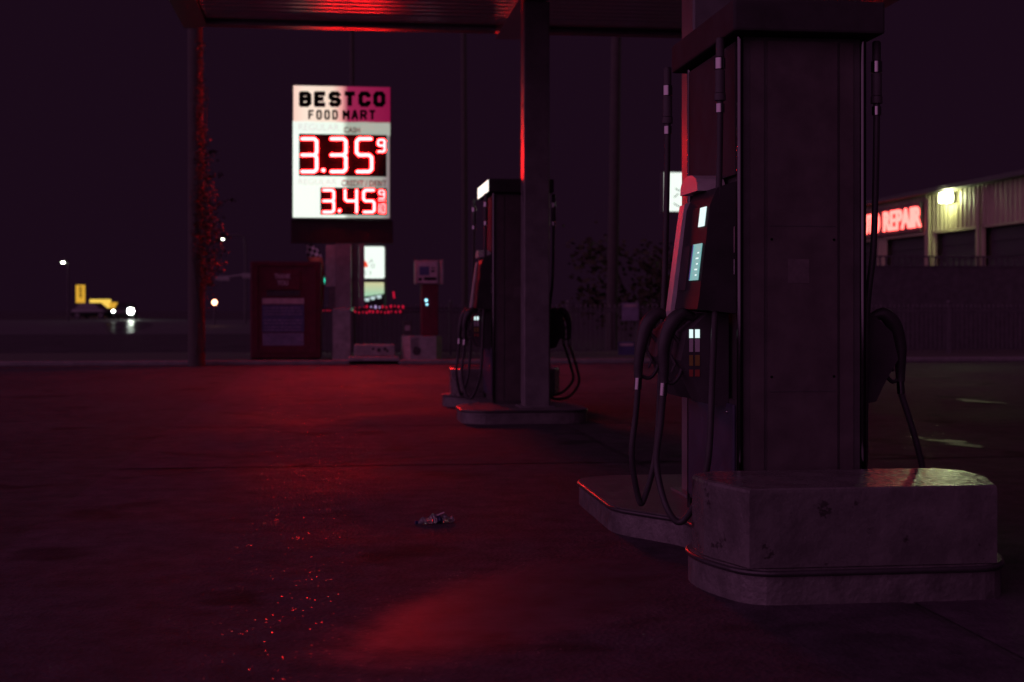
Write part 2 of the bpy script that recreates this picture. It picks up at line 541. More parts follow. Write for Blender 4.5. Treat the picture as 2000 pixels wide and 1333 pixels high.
for pxc, pyc, rx, rz in ((1852, 865, 40, 3.2), (1890, 873, 34, 2.4), (1912, 786, 44, 1.8), (1790, 857, 16, 1.6)):
    pts = []
    for k in range(26):
        an = 2 * PI * k / 26
        wob = 1 + 0.28 * math.sin(3 * an + pxc) + 0.15 * math.sin(7 * an)
        qx = pxc + rx * wob * math.cos(an); qy = pyc + rz * wob * math.sin(an) + 0.08 * (qx - pxc)
        dd = CZ * F / (qy - HZ)
        xx = (qx - 1000) * dd / F
        pts.append((xx * ct + dd * st, -xx * st + dd * ct))
    sheet('puddle', pts, 0.012, M['wet_pad'])
kb = MB()
kb.box((-9.0, 29.7, 0.0), (30, 29.86, 0.10), bev=0.02)
struct(kb.build('kerb', M['kerb']))
sheet('verge', [(-9.0, 29.86), (30, 29.86), (30, 36), (-9.0, 36)], 0.07, mat('verge_soil', (0.05, 0.045, 0.035), 0.9, bump=0.8, bscale=30))

# crooked cracks across the pad
cr = MB()
for (x0, y0, x1, y1) in ((-1.5, 10.2, 1.2, 11.6), (-1.4, 14.6, 1.3, 17.2)):
    n = 26
    pts = []
    for i in range(n + 1):
        t = i / n
        pts.append(Vector((x0 + (x1 - x0) * t, y0 + (y1 - y0) * t + R.uniform(-0.05, 0.05), 0.0095)))
    for i in range(n):
        wd = 0.006 + 0.012 * R.random()
        a, b = pts[i], pts[i + 1]
        cr.add([(a.x, a.y - wd, a.z), (b.x, b.y - wd, b.z), (b.x, b.y + wd, b.z), (a.x, a.y + wd, a.z)], [(0, 1, 2, 3)])
struct(cr.build('pavement_cracks', M['joint']))


# ------------------------------------------------------------------ canopy over the pumps
CX = 2.04                      # centre line of the islands
Z0 = 4.5                       # bottom of the fascia gutter
ZD0 = Z0 + 0.05                # ribbed deck
cnp = empty('canopy', (CX, 11.4, 0), 'flat station canopy with ribbed metal underside glowing red over the pumps', 'canopy')
X0, X1, Y0, Y1 = -1.62, 5.85, 5.0, 17.0
d = MB()
pitch = 0.20
prof = []
y = Y0
while y < Y1 - 0.75:
    prof += [(y, ZD0), (y + 0.125, ZD0), (y + 0.140, ZD0 + 0.055), (y + 0.185, ZD0 + 0.055)]
    y += pitch
prof += [(y, ZD0), (Y1, ZD0)]
top = [(p[0], p[1] + 0.03) for p in prof][::-1]
outline = prof + top
n = len(prof)
vs = [(X0, a, b) for a, b in prof] + [(X1, a, b) for a, b in prof]
d.add(vs, [(i, i + 1, i + 1 + n, i + n) for i in range(n - 1)])
d.box((X0, Y0, Z0 + 0.35), (X1, Y1, Z0 + 0.40))
d.build('ribbed_deck', M['metal_deck'], cnp)
fa = MB()
for (a, b) in (((X0 - 0.16, Y0 - 0.16, Z0 - 0.004), (X0, Y1 + 0.16, Z0 + 0.75)), ((X1, Y0 - 0.16, Z0 - 0.004), (X1 + 0.16, Y1 + 0.16, Z0 + 0.75)),
               ((X0, Y1, Z0 - 0.004), (X1, Y1 + 0.06, Z0 + 0.75)), ((X0, Y0 - 0.16, Z0 - 0.004), (X1, Y0, Z0 + 0.75))):
    fa.box(a, b)
fa.box((X0, Y0, Z0 - 0.002), (X0 + 0.12, Y1, Z0 + 0.03))
fa.box((X0 + 0.12, Y1 - 0.10, Z0 - 0.002), (X1, Y1, Z0 + 0.03))
fa.build('fascia', M['fascia'], cnp)
be = MB()
be.box((CX - 0.15, Y0, Z0 - 0.10), (CX + 0.15, Y1 - 0.11, ZD0 - 0.003))
be.build('beam', M['metal_deck'], cnp)
for (lx, ly) in ((0.05, 14.45), (0.05, 8.3), (4.0, 14.45), (4.0, 8.3)):
    l = MB().box((lx - 0.3, ly - 0.3, ZD0 - 0.10), (lx + 0.3, ly + 0.3, ZD0 - 0.002), bev=0.02)
    lo = l.build('light_fitting', M['dark_metal'], cnp)
    MB().box((lx - 0.24, ly - 0.24, ZD0 - 0.108), (lx + 0.24, ly + 0.24, ZD0 - 0.101)).build('lens', M['glass_dark'], lo)
drop(cnp, cnp.location)
for o in cnp.children:
    for q in o.children:
        pass


def column(x0, x1, y0, y1, label):
    c = empty('canopy_column', ((x0 + x1) / 2, (y0 + y1) / 2, 0.15), label, 'column', 'columns holding up the canopy')
    MB().box((x0, y0, 0.154), (x1, y1, Z0 - 0.103), bev=0.012).build('shaft', M['column'], c)
    b = MB().box((x0 - 0.05, y0 - 0.05, 0.150), (x1 + 0.05, y1 + 0.05, 0.165))
    b.build('base_plate', M['column'], c)
    m = MB()
    for k in (0.30, 0.55):
        m.box((x0 + 0.02, y0 + 0.10, 3.0 + k), (x0 - 0.004, y0 + 0.14, 3.04 + k))
    m.box((x0 - 0.004, y0 + 0.06, 2.30), (x0 + 0.01, y0 + 0.085, 2.42))
    m.build('bracket', M['dark_metal'], c)
    drop(c, c.location)
    return c


FX = 1.95
column(FX, FX + 0.27, 14.72, 14.99, 'square steel canopy column in front of the farther pump')
column(1.96, 2.22, 7.68, 7.95, 'square steel canopy column behind the nearer pump')


# ------------------------------------------------------------------ islands and guard blocks
def island(cx, outline, label):
    o = empty('pump_island', (cx, outline[0][1], 0), label, 'island', 'kerbed pump islands under the canopy')
    pts = [Vector((x, y)) for x, y in outline]
    # soften every corner
    sm = []
    n = len(pts)
    for i in range(n):
        a, b, c = pts[i - 1], pts[i], pts[(i + 1) % n]
        r = 0.13
        p = b + (a - b).normalized() * min(r, (a - b).length * 0.45)
        q = b + (c - b).normalized() * min(r, (c - b).length * 0.45)
        for k in range(5):
            t = k / 4
            sm.append((p * (1 - t) + b * t) * (1 - t) + (b * (1 - t) + q * t) * t)
    out = [(p.x, p.y) for p in sm]
    MB().prism(out, 'z', 0.0, 0.148).build('slab', M['island'], o)
    ring = [(p[0], p[1], 0.132) for p in out] + [(out[0][0], out[0][1], 0.132)]
    MB().tube(ring, 0.013, 8, caps=False).build('steel_lip', M['lip'], o)
    drop(o, o.location)
    return o


def dogbone(x0, x1, xa, xb, ya, yb, yc, yd, cut=0.16):
    return [(x0 + cut, ya), (x1 - cut, ya), (x1, ya + cut), (x1, yb - 0.25), (xb, yb), (xb, yc), (x1, yc + 0.42), (x1, yd - cut), (x1 - cut, yd),
            (x0 + cut, yd), (x0, yd - cut), (x0, yc + 0.42), (xa, yc), (xa, yb), (x0, yb - 0.25), (x0, ya + cut)]


island(2.10, [(1.64, 5.515), (2.70, 5.515), (2.83, 5.80), (2.83, 6.15), (2.52, 6.4), (2.52, 6.95), (2.83, 7.37), (2.83, 8.6), (2.67, 8.75), (1.62, 8.75), (1.46, 8.58), (1.45, 7.37), (1.73, 6.93), (1.73, 6.4), (1.525, 6.15), (1.525, 5.86)], 'dogbone concrete island under the nearer pump')
isl2 = [(2.0 + (2.0 - x), 22.9 - y) for x, y in dogbone(1.40, 2.72, 1.62, 2.40, 5.40, 6.10, 7.25, 8.52)]
isl2 = [(4.0 - x, y) for x, y in [(4.0 - a, b) for a, b in isl2]]
island(2.0, isl2, 'dogbone concrete island under the farther pump')


def block(x0, x1, y0, y1, label, cut=0.10):
    o = empty('guard_block', ((x0 + x1) / 2, (y0 + y1) / 2, 0.15), label, 'concrete block', 'raised concrete guard blocks on the islands')
    oct_ = [(x0 + cut, y0), (x1 - cut, y0), (x1, y0 + 0.3), (x1, y1 - cut), (x1 - cut, y1), (x0 + cut, y1), (x0, y1 - cut), (x0, y0 + 0.33)]
    def ring(g, z):
        cxx, cyy = (x0 + x1) / 2, (y0 + y1) / 2
        return [(cxx + (px - cxx) * g, cyy + (py - cyy) * g, z) for px, py in oct_]
    rows = [ring(1.0, 0.151), ring(1.0, 0.452), ring(0.996, 0.464), ring(0.98, 0.470)]
    b = MB()
    n = len(oct_)
    vs = [p for r in rows for p in r]
    fs = []
    for k in range(len(rows) - 1):
        fs += [(k * n + i, k * n + (i + 1) % n, (k + 1) * n + (i + 1) % n, (k + 1) * n + i) for i in range(n)]
    fs.append(list(range(3 * n, 4 * n)))
    b.add(vs, fs)
    b.build('body', M['guard'], o)
    drop(o, o.location)
    return o


def guard_mat():
    m = mat("guard_paint", (0.098, 0.089, 0.090), 0.27, var=0.3, scale=7, bump=0.35, bscale=38, rvar=0.10)
    t = m.node_tree
    b = t.nodes['Principled BSDF']
    g = [n for n in t.nodes if n.type == 'TEX_COORD'][0]
    v = N(t, 'ShaderNodeTexNoise', Scale=8.5, Detail=9.0, Roughness=0.68)
    mp = N(t, 'ShaderNodeMapping'); mp.inputs['Scale'].default_value = (1.0, 1.0, 1.3)
    t.links.new(g.outputs['Object'], mp.inputs[0]); t.links.new(mp.outputs[0], v.inputs['Vector'])
    rp = t.nodes.new('ShaderNodeValToRGB')
    rp.color_ramp.elements[0].position = 0.615; rp.color_ramp.elements[1].position = 0.635
    t.links.new(v.outputs['Fac'], rp.inputs[0])
    mx = t.nodes.new('ShaderNodeMix'); mx.data_type = 'RGBA'
    old = b.inputs['Base Color'].links[0].from_socket
    t.links.new(rp.outputs[0], mx.inputs[0])
    t.links.new(old, mx.inputs[6])
    mx.inputs[7].default_value = (0.035, 0.03, 0.03, 1)
    t.links.new(mx.outputs[2], b.inputs['Base Color'])
    return m


M['guard'] = guard_mat()
block(1.545, 2.79, 5.54, 6.17, 'chipped white concrete guard block standing before the nearer pump')
block(1.36, 2.66, 16.55, 17.25, 'pale concrete guard block behind the farther pump')


# ------------------------------------------------------------------ fuel dispensers
def mirror(mb_fn, s):
    return mb_fn(s)


def make_dispenser(label):
    t = empty('fuel_dispenser', (0, 0, 0), label, 'fuel pump', 'fuel pumps under the canopy')
    W, L, H = 0.31, 0.98, 2.29
    c = MB()
    c.box((-W + 0.03, 0.03, 0.004), (W - 0.03, L - 0.03, H))
    c.box((-W + 0.012, 0.045, 0.06), (-W + 0.03, L - 0.045, 0.62)); c.box((W - 0.03, 0.045, 0.06), (W - 0.012, L - 0.045, 0.62))
    c.build('cabinet', M['panel'], t)
    for yy, sg in ((0.03, -1), (L - 0.03, 1)):
        e = MB()
        e.box((-0.165, yy, 0.03), (0.165, yy + sg * 0.016, H - 0.02))
        e.box((-0.245, yy, 0.03), (-0.180, yy + sg * 0.007, H - 0.02))
        e.box((0.180, yy, 0.03), (0.245, yy + sg * 0.007, H - 0.02))
        ep = e.build('end_panel', M['panel_mid'], t)
        for zz in (0.66, 1.42):
            MB().box((-0.158, yy + sg * 0.0165, zz), (0.158, yy + sg * 0.018, zz + 0.005)).build('seam', M['panel'], ep)
        for zx in (-0.148, 0.148):
            for zz in (0.73, 1.36):
                MB().tube([(zx, yy + sg * 0.0165, zz), (zx, yy + sg * 0.020, zz)], 0.006, 8).build('screw', M['steel'], ep)
        MB().box((-0.07, yy + sg * 0.0165, 1.16), (0.03, yy + sg * 0.0178, 1.27)).build('sticker', M['worn_label'], ep)
    for s in (-1, 1):
        for yy in (0.028, L - 0.028):
            MB().tube([(s * (W - 0.017), yy, 0.004), (s * (W - 0.017), yy, H)], 0.015, 14).build('corner_trim', M['steel'], t)
    for s in (-1, 1):
        dr = MB().box((s * (W - 0.012), 0.07, 0.08), (s * (W + 0.004), L - 0.07, 0.60), bev=0.006)
        dp = dr.build('lower_door', M['panel_blue'], t)
        MB().ball((s * (W + 0.006), 0.16, 0.56), 0.008, 8, 6).build('lock', M['chrome'], dp)
        up = MB().box((s * (W - 0.018), 0.06, 1.66), (s * (W - 0.002), L - 0.06, H - 0.02))
        up.build('upper_panel', M['black'], t)
    h = MB()
    h.box((-0.355, -0.09, H + 0.004), (0.355, 1.11, H + 0.15), bev=0.012)
    hd = h.build('header', M['header_black'], t)
    for s in (-1, 1):
        # console: profile in x,z extruded along y
        if s > 0:
            CONS = False
        else:
            CONS = True
        prof = [(0.30, 1.63), (0.39, 1.60), (0.425, 1.52), (0.475, 1.10), (0.485, 1.04), (0.30, 1.02)]
        if CONS: MB().prism([(s * a, b) for a, b in prof], 'y', 0.06, 0.50).build('console', M['gloss_black'], t)
        prof2 = [(0.30, 1.57), (0.385, 1.57), (0.435, 1.55), (0.45, 1.45), (0.505, 1.03), (0.50, 1.00), (0.30, 1.0)]
        if CONS: MB().prism([(s * a, b) for a, b in prof2], 'y', 0.502, 0.60).build('console_cheek', M['shell'], t)
        cap = MB()
        ring = []
        for k in range(11):
            a = PI * k / 10
            ring.append((0.42 - 0.17 * math.cos(a), 1.60 + 0.085 * math.sin(a) ** 0.7))
        for q in range(2):
            pass
        capo = [(yy, zz) for yy, zz in ring]
        cap.prism(capo, 'x', s * 0.30, s * 0.435)
        if CONS: cap.build('console_cap', M['shell'], t)

        def slab_on_face(y0, y1, z0, z1, off, th, name, m, par):
            # a thin plate lying on the sloping console face between (0.425,1.52) and (0.475,1.10)
            def fx(z):
                return 0.425 + (1.52 - z) / 0.42 * 0.05 + off
            b = MB()
            vs = [(s * fx(z0), y0, z0), (s * fx(z0), y1, z0), (s * fx(z1), y1, z1), (s * fx(z1), y0, z1)]
            vs += [(s * (fx(z0) + th), y0, z0), (s * (fx(z0) + th), y1, z0), (s * (fx(z1) + th), y1, z1), (s * (fx(z1) + th), y0, z1)]
            b.add(vs, [(0, 1, 2, 3), (4, 7, 6, 5), (0, 4, 5, 1), (1, 5, 6, 2), (2, 6, 7, 3), (3, 7, 4, 0)])
            return b.build(name, m, par)
        if CONS:
            slab_on_face(0.11, 0.215, 1.425, 1.515, 0.001, 0.004, 'status_panel', M['lcd_white'], t)
            sc = slab_on_face(0.11, 0.27, 1.175, 1.345, 0.001, 0.004, 'screen', M['lcd_teal'], t)
            slab_on_face(0.255, 0.268, 1.178, 1.342, 0.0055, 0.002, 'screen_border', M['lcd_blue'], sc)
            for k in range(5):
                slab_on_face(0.135, 0.165 + 0.02 * (k % 2), 1.195 + k * 0.026, 1.202 + k * 0.026, 0.0055, 0.001, 'screen_text', M['lcd_white'], sc)
            kp = slab_on_face(0.32, 0.46, 1.13, 1.34, 0.001, 0.006, 'keypad', M['black'], t)
        # stickers on the side wall
        MB().box((s * W, 0.055, 1.20), (s * (W + 0.003), 0.10, 1.27)).build('sticker', M['sticker'], t)
        MB().box((s * W, 0.055, 1.30), (s * (W + 0.003), 0.10, 1.42)).build('sticker', M['letter_grey'], t)
        # nozzle boots with sloping tops
        for yb in (0.30, 0.80):
            bp = [(0.30, 1.02), (0.40, 1.02), (0.50, 0.93), (0.53, 0.80), (0.47, 0.70), (0.42, 0.60), (0.30, 0.58)]
            bo = MB().prism([(s * a, b) for a, b in bp], 'y', yb - 0.11, yb + 0.11).build('nozzle_boot', M['black'], t)
        for k, (z0, z1, m) in enumerate(((0.905, 0.945, 'lcd_white'), (0.84, 0.90, 'sticker'), (0.775, 0.825, 'sticker_yellow'), (0.725, 0.757, 'sign_dim'))):
            if s > 0: continue
            st_ = MB()
            st_.box((s * 0.440, 0.187, z0), (s * 0.462, 0.189, z1)); st_.box((s * 0.472, 0.187, z0), (s * 0.490, 0.189, z1))
            st_.build('grade_label', M[m], t)
        for yb, xo, hx, hy in ((0.30, 0.585, 0.375, 0.07), (0.80, 0.60, 0.425, 0.90)):
            nz = MB()
            nz.tube(spline([(s * 0.44, yb, 1.00), (s * 0.50, yb, 1.015), (s * 0.555, yb, 0.96), (s * 0.585, yb, 0.86), (s * xo, yb, 0.76), (s * xo, yb, 0.69)], 5),
                    [0.020, 0.022, 0.024, 0.026, 0.03, 0.033, 0.034, 0.036, 0.038, 0.038, 0.037, 0.036, 0.034, 0.032, 0.031, 0.03, 0.029, 0.028, 0.027, 0.026, 0.025, 0.024, 0.023, 0.022, 0.022, 0.022], 12)
            nzo = nz.build('nozzle', M['rubber'], t)
            MB().tube(spline([(s * 0.555, yb, 0.93), (s * 0.50, yb, 0.86), (s * 0.50, yb, 0.75), (s * 0.54, yb, 0.69), (s * (xo - 0.01), yb, 0.70)], 6), 0.010, 8).build('trigger_guard', M['rubber'], nzo)
            MB().tube([(s * 0.575, yb, 0.86), (s * 0.53, yb, 0.78), (s * 0.55, yb, 0.74)], 0.008, 8).build('trigger', M['dark_metal'], nzo)
            MB().tube([(s * xo, yb, 0.69), (s * (xo + 0.004), yb, 0.63)], 0.019, 12).build('swivel', M['chrome'], nzo)
            # the hose: hangs from the header, loops low and rises into the nozzle
            y1 = yb - 0.03
            path = spline([(s * hx, hy, H), (s * hx, hy, 1.9), (s * (hx + 0.01), hy + 0.01, 1.3), (s * (hx + 0.03), hy + 0.02, 0.75), (s * (hx + 0.06), hy + 0.01, 0.30),
                           (s * (hx + 0.14), (hy + yb) / 2, 0.055), (s * (xo + 0.0), (hy + 2 * yb) / 3, 0.10), (s * (xo + 0.035), yb, 0.30), (s * (xo + 0.015), yb, 0.50), (s * (xo + 0.004), yb, 0.63)], 9)
            if s > 0:
                path = spline([(hx, hy, H), (hx, hy, 1.9), (hx - 0.01, hy + 0.01, 1.35), (0.335, hy + 0.02, 1.0), (0.325, hy + 0.02, 0.35),
                               (0.36, (hy + yb) / 2, 0.06), (0.56, (hy + 2 * yb) / 3, 0.05), (xo + 0.11, yb, 0.20), (xo + 0.085, yb, 0.38), (xo + 0.004, yb, 0.63)], 9)
            ho = MB().tube(path, 0.0155, 12).build('hose', M['rubber'], t)
            for (za, zb, r, m) in ((2.20, 2.285, 0.020, 'dark_metal'), (2.145, 2.195, 0.026, 'chrome'), (2.035, 2.140, 0.024, 'dark_metal'), (2.00, 2.032, 0.027, 'dark_metal'), (1.945, 1.985, 0.022, 'chrome')):
                MB().tube([(s * hx, hy, za), (s * hx, hy, zb)], r, 12).build('coupling', M[m], ho)
    return t


M['sign_dim'] = mat('sign_dim', (0.28, 0.05, 0.03), 0.5)
disp = make_dispenser('black and steel fuel pump towering behind the chipped guard block')
disp.location = (2.13, 6.31, 0.15)
d2 = copy_tree(disp)
d2.location = (2.0, 15.39, 0.15)
# the nearer pump has only one nozzle in place on its garage side
for ch in list(disp.children):
    if ch.name.split('.')[0] in ('nozzle', 'hose', 'nozzle_boot'):
        cxs = [v.co.x for v in ch.data.vertices]; cys = [v.co.y for v in ch.data.vertices]
        if min(cxs) > 0 and max(cys) > 0.85:
            for q in list(ch.children):
                bpy.data.objects.remove(q)
            bpy.data.objects.remove(ch)
d2['label'] = 'fuel pump behind the square column with a lit white header strip'
MB().box((-0.362, -0.06, 2.305), (-0.357, 1.09, 2.430)).build('header_light', M['lamp_strip'], d2)
for ch in list(d2.children):      # its screens are asleep
    if ch.name.split('.')[0] in ('status_panel', 'screen'):
        ch.data = ch.data.copy(); ch.data.materials.clear(); ch.data.materials.append(M['gloss_black'])
        for q in list(ch.children):
            bpy.data.objects.remove(q)


# ------------------------------------------------------------------ price sign and its post
SY = 30.0


def quad_box(mb, px0, py0, px1, py1, wy, d0, d1):
    """box standing on the plane y=wy covering that picture rectangle, from wy+d0 to wy+d1"""
    a = at(px0, py1, wy); b = at(px1, py0, wy)
    mb.box((a.x, wy + d0, a.z), (b.x, wy + d1, b.z))
    return mb


org = at(667, 705, SY); org.z = 0.0
sg = empty('price_sign', org, 'tall lit fuel price sign with red digits under black lettering', 'price sign')
quad_box(MB(), 570, 168, 764, 428, SY, 0.03, 0.45).build('cabinet', M['dark_metal'], sg)
quad_box(MB(), 573, 171, 762, 238, SY, 0.0, 0.028).build('header_panel', M['face_head'], sg)
quad_box(MB(), 572, 239, 762, 263, SY, 0.0, 0.028).build('cash_band', M['face_band'], sg)
quad_box(MB(), 572, 265, 761, 425, SY, 0.0, 0.028).build('white_panel', M['face_white'], sg)
b1 = quad_box(MB(), 584, 264.5, 755, 344, SY, -0.03, -0.002).build('digit_board', M['led_board'], sg)
b2 = quad_box(MB(), 625.6, 368, 755, 419.6, SY, -0.03, -0.002).build('digit_board', M['led_board'], sg)


def txt(name, s, px0, py0, px1, py1, wy, m, parent, bold=0.0, depth=0.012, space=1.0):
    a = at(px0, py1, wy); b = at(px1, py0, wy)
    return text(name, s, m, parent, (a.x, wy, a.z), b.x - a.x, b.z - a.z, FACE_CAM, depth, bold, space)


GLYPH = {   # heavy block letters as strokes in a unit box
    'B': [[(0, 0), (0, 1), (.75, 1), (1, .85), (1, .62), (.8, .52), (0, .52)], [(.8, .52), (1, .40), (1, .15), (.75, 0), (0, 0)]],
    'E': [[(1, 1), (0, 1), (0, 0), (1, 0)], [(0, .52), (.8, .52)]],
    'S': [[(1, .85), (.8, 1), (.2, 1), (0, .85), (0, .65), (.2, .52), (.8, .48), (1, .35), (1, .15), (.8, 0), (.2, 0), (0, .15)]],
    'T': [[(0, 1), (1, 1)], [(.5, 1), (.5, 0)]],
    'C': [[(1, .78), (1, .85), (.78, 1), (.22, 1), (0, .82), (0, .18), (.22, 0), (.78, 0), (1, .15), (1, .22)]],
    'O': [[(.22, 1), (.78, 1), (1, .82), (1, .18), (.78, 0), (.22, 0), (0, .18), (0, .82), (.22, 1)]],
    'F': [[(1, 1), (0, 1), (0, 0)], [(0, .52), (.8, .52)]],
    'D': [[(0, 0), (0, 1), (.7, 1), (1, .78), (1, .22), (.7, 0), (0, 0)]],
    'M': [[(0, 0), (0, 1), (.5, .42), (1, 1), (1, 0)]],
    'A': [[(0, 0), (.42, 1), (.58, 1), (1, 0)], [(.18, .34), (.82, .34)]],
    'R': [[(0, 0), (0, 1), (.78, 1), (1, .86), (1, .62), (.78, .48), (0, .48)], [(.55, .48), (1, 0)]],
}


def block_word(word, px0, py0, px1, py1, gap, sw, sh, parent, wy=SY - 0.004):
    """one mesh of painted letters; sw / sh are the stroke half-widths across and up, in photo pixels"""
    m = MB()
    n = len(word)
    wl_ = (px1 - px0 - gap * (n - 1)) / n
    for i, ch_ in enumerate(word):
        x0 = px0 + i * (wl_ + gap) + sw; x1 = px0 + i * (wl_ + gap) + wl_ - sw
        for st__ in GLYPH[ch_]:
            pts = [at(x0 + (x1 - x0) * a_, py1 - sh - (py1 - py0 - 2 * sh) * b_, wy) for a_, b_ in st__]
            hw = sw / 92.0
            for k in range(len(pts) - 1):
                p, q = pts[k], pts[k + 1]
                dv = (q - p).normalized()
                nv = Vector((-dv.z, 0, dv.x)) * hw
                e_ = dv * hw * 0.55
                m.add([p - e_ + nv, q + e_ + nv, q + e_ - nv, p - e_ - nv], [(0, 1, 2, 3)])
                up_ = Vector((0, 0.003, 0))
                m.add([p - e_ + nv + up_, q + e_ + nv + up_, q + e_ - nv + up_, p - e_ - nv + up_], [(0, 3, 2, 1)])
    return m.build('lettering', M['letter_black'], parent)


block_word('BESTCO', 584, 179, 753, 209, 4.6, 4.5, 4.2, sg)
block_word('FOOD', 602, 215, 660, 234, 4.5, 1.9, 1.9, sg)
block_word('MART', 669, 215, 734, 235, 3.2, 2.3, 2.3, sg)
txt('lettering', 'REGULAR', 583, 243, 663, 255, SY - 0.004, emi('ghost_ink', (0.80, 0.80, 0.76), 0.9), sg)
txt('lettering', 'CASH', 672, 249, 703, 260, SY - 0.004, M['ink_brown'], sg, 0.02)
txt('lettering', 'REGULAR', 583, 350, 658, 361, SY - 0.004, bpy.data.materials['ghost_ink'], sg)
txt('lettering', 'CREDIT / DEBIT', 667, 353, 755, 364, SY - 0.004, M['ink_brown'], sg, 0.02)


def digit(ch, x0, x1, yt, yb, board, rpx):
    ym = (yt + yb) / 2 - 0.3
    c = (x1 - x0) * 0.16
    segs = {
        '3': [[(x0, yt), (x1 - c, yt), (x1, yt + c), (x1, ym - c), (x1 - c, ym), (x1, ym + c), (x1, yb - c), (x1 - c, yb), (x0, yb)], [(x0, ym), (x1 - c, ym)]],
        '5': [[(x1 - c * 0.3, yt), (x0 + c, yt), (x0, yt + c), (x0, ym - c), (x0 + c, ym), (x1 - c, ym), (x1, ym + c), (x1, yb - c), (x1 - c, yb), (x0 + c * 0.3, yb)]],
        '9': [[(x1, ym), (x0 + c, ym), (x0, ym - c), (x0, yt + c), (x0 + c, yt), (x1 - c, yt), (x1, yt + c), (x1, yb - c), (x1 - c, yb), (x0, yb)]],
        '4': [[(x0, yt), (x0, ym - c), (x0 + c, ym), (x1, ym)], [(x1, yt), (x1, yb)]],
        '1': [[(x0 + (x1 - x0) * 0.5, yt), (x0 + (x1 - x0) * 0.5, yb)]],
        '0': [[(x0 + c, yt), (x1 - c, yt), (x1, yt + c), (x1, yb - c), (x1 - c, yb), (x0 + c, yb), (x0, yb - c), (x0, yt + c), (x0 + c, yt)]],
        '-': [[(x0, ym), (x1, ym)]],
    }[ch]
    m = MB()
    rr = rpx / 92.0
    wy = SY - 0.035
    for sgm in segs:
        pts = [at(a, b, wy) for a, b in sgm]
        # flat-ish rounded light bars: tube + round joints
        for i in range(len(pts) - 1):
            m.tube([pts[i], pts[i + 1]], rr, 8)
        for p in pts:
            m.ball(p, rr, 8, 4)
    o = m.build('digit', M['led'], board)
    return o


y1 = (271.5, 335.6)
digit('3', 590, 618.5, *y1, b1, 2.8)
digit('3', 647, 675.5, *y1, b1, 2.8)
digit('5', 696.5, 726, *y1, b1, 2.8)
digit('9', 738.5, 751, 273.5, 296.5, b1, 1.7)
MB().ball(at(631.6, 333, SY - 0.035), 0.038).build('decimal_point', M['led'], b1)
y2 = (372, 414.5)
digit('3', 632, 652, *y2, b2, 2.15)
digit('4', 674, 696.5, *y2, b2, 2.15)
digit('5', 710, 731, *y2, b2, 2.15)
digit('9', 740.5, 750.5, 372.5, 388, b2, 0.95)
digit('-', 739, 752, 392, 392.6, b2, 0.5)
digit('1', 738, 743, 399, 416.5, b2, 0.6)
digit('0', 745, 751.5, 399, 416.5, b2, 0.6)
MB().ball(at(663, 412, SY - 0.035), 0.03).build('decimal_point', M['led'], b2)
quad_box(MB(), 568, 431, 768, 474, SY, 0.10, 0.42).build('lower_cabinet', M['dark_red'], sg)
pc = MB()
quad_box(pc, 655, 476, 686, 702, SY, 0.06, 0.4)
pc.build('post', M['column'], sg)
quad_box(MB(), 636, 478, 654.6, 560, SY, 0.10, 0.34).build('side_cover', M['white_paint'], sg)
quad_box(MB(), 642, 561, 654.6, 602, SY, 0.14, 0.30).build('side_cover', M['panel_mid'], sg)
quad_box(MB(), 686.4, 476, 701, 601, SY, 0.13, 0.38).build('side_cover', M['panel_mid'], sg)
quad_box(MB(), 701.4, 476, 712, 601, SY, 0.09, 0.35).build('side_cover', M['column'], sg)
fo = MB()
a = at(650, 708, SY); b = at(685, 603, SY)
fo.box((a.x, SY - 0.06, 0.07), (b.x, SY + 0.05, b.z), bev=0.01)
fo.build('post_cladding', M['white_paint'], sg)
drop(sg, org)


# ------------------------------------------------------------------ things along the far kerb
def on_kerb(name, px, wy, label, cat, z=0.07, group=None):
    o = at(px, 700, wy); o.z = z
    return empty(name, o, label, cat, group), o


# red donation bin
bn, o = on_kerb('donation_bin', 558, 30.6, 'big red donation bin reading THANK YOU, left of the sign post', 'donation bin')
WY = 30.2
a = at(489, 697, WY); b = at(627, 511, WY)
MB().box((a.x, WY, 0.12), (b.x, WY + 1.2, b.z), bev=0.03).build('body', M['red_paint'], bn)
fr = MB()
quad_box(fr, 497, 519, 503, 690, WY, -0.03, -0.001); quad_box(fr, 612, 519, 618, 690, WY, -0.03, -0.001)
quad_box(fr, 503, 514, 612, 519, WY, -0.03, -0.001); quad_box(fr, 503, 685, 612, 690, WY, -0.03, -0.001)
fr.build('front_frame', M['red_paint'], bn)
quad_box(MB(), 521, 528, 586, 566, WY, -0.028, -0.001).build('chute_door', M['red_paint'], bn)
quad_box(MB(), 521, 568, 586, 579, WY, -0.02, -0.001).build('chute_slot', M['black'], bn)
txt('lettering', 'THANK', 536, 535, 568, 545, WY - 0.03, M['letter_pale'], bn, 0.04)
txt('lettering', 'YOU', 541, 548, 563, 558, WY - 0.03, M['letter_pale'], bn, 0.04)
quad_box(MB(), 512, 583, 594, 594, WY, -0.015, -0.001).build('top_label', M['letter_grey'], bn)
po = quad_box(MB(), 512, 596, 594, 649, WY, -0.015, -0.001).build('poster', M['poster_blue'], bn)
ln = MB()
for k, yy in enumerate((602, 608, 614, 626, 632, 639, 645)):
    xx = 516
    while xx < 588:
        ww = R.uniform(3, 9)
        quad_box(ln, xx, yy - 1.3, min(590, xx + ww), yy + 1.3, WY, -0.022, -0.0152)
        xx += ww + R.uniform(1.2, 2.4)
ln.build('print_lines', mat('poster_ink', (0.16, 0.13, 0.22), 0.6), po)
p2 = quad_box(MB(), 513, 651, 593, 675, WY, -0.015, -0.001).build('notice', M['poster_pale'], bn)
ln = MB()
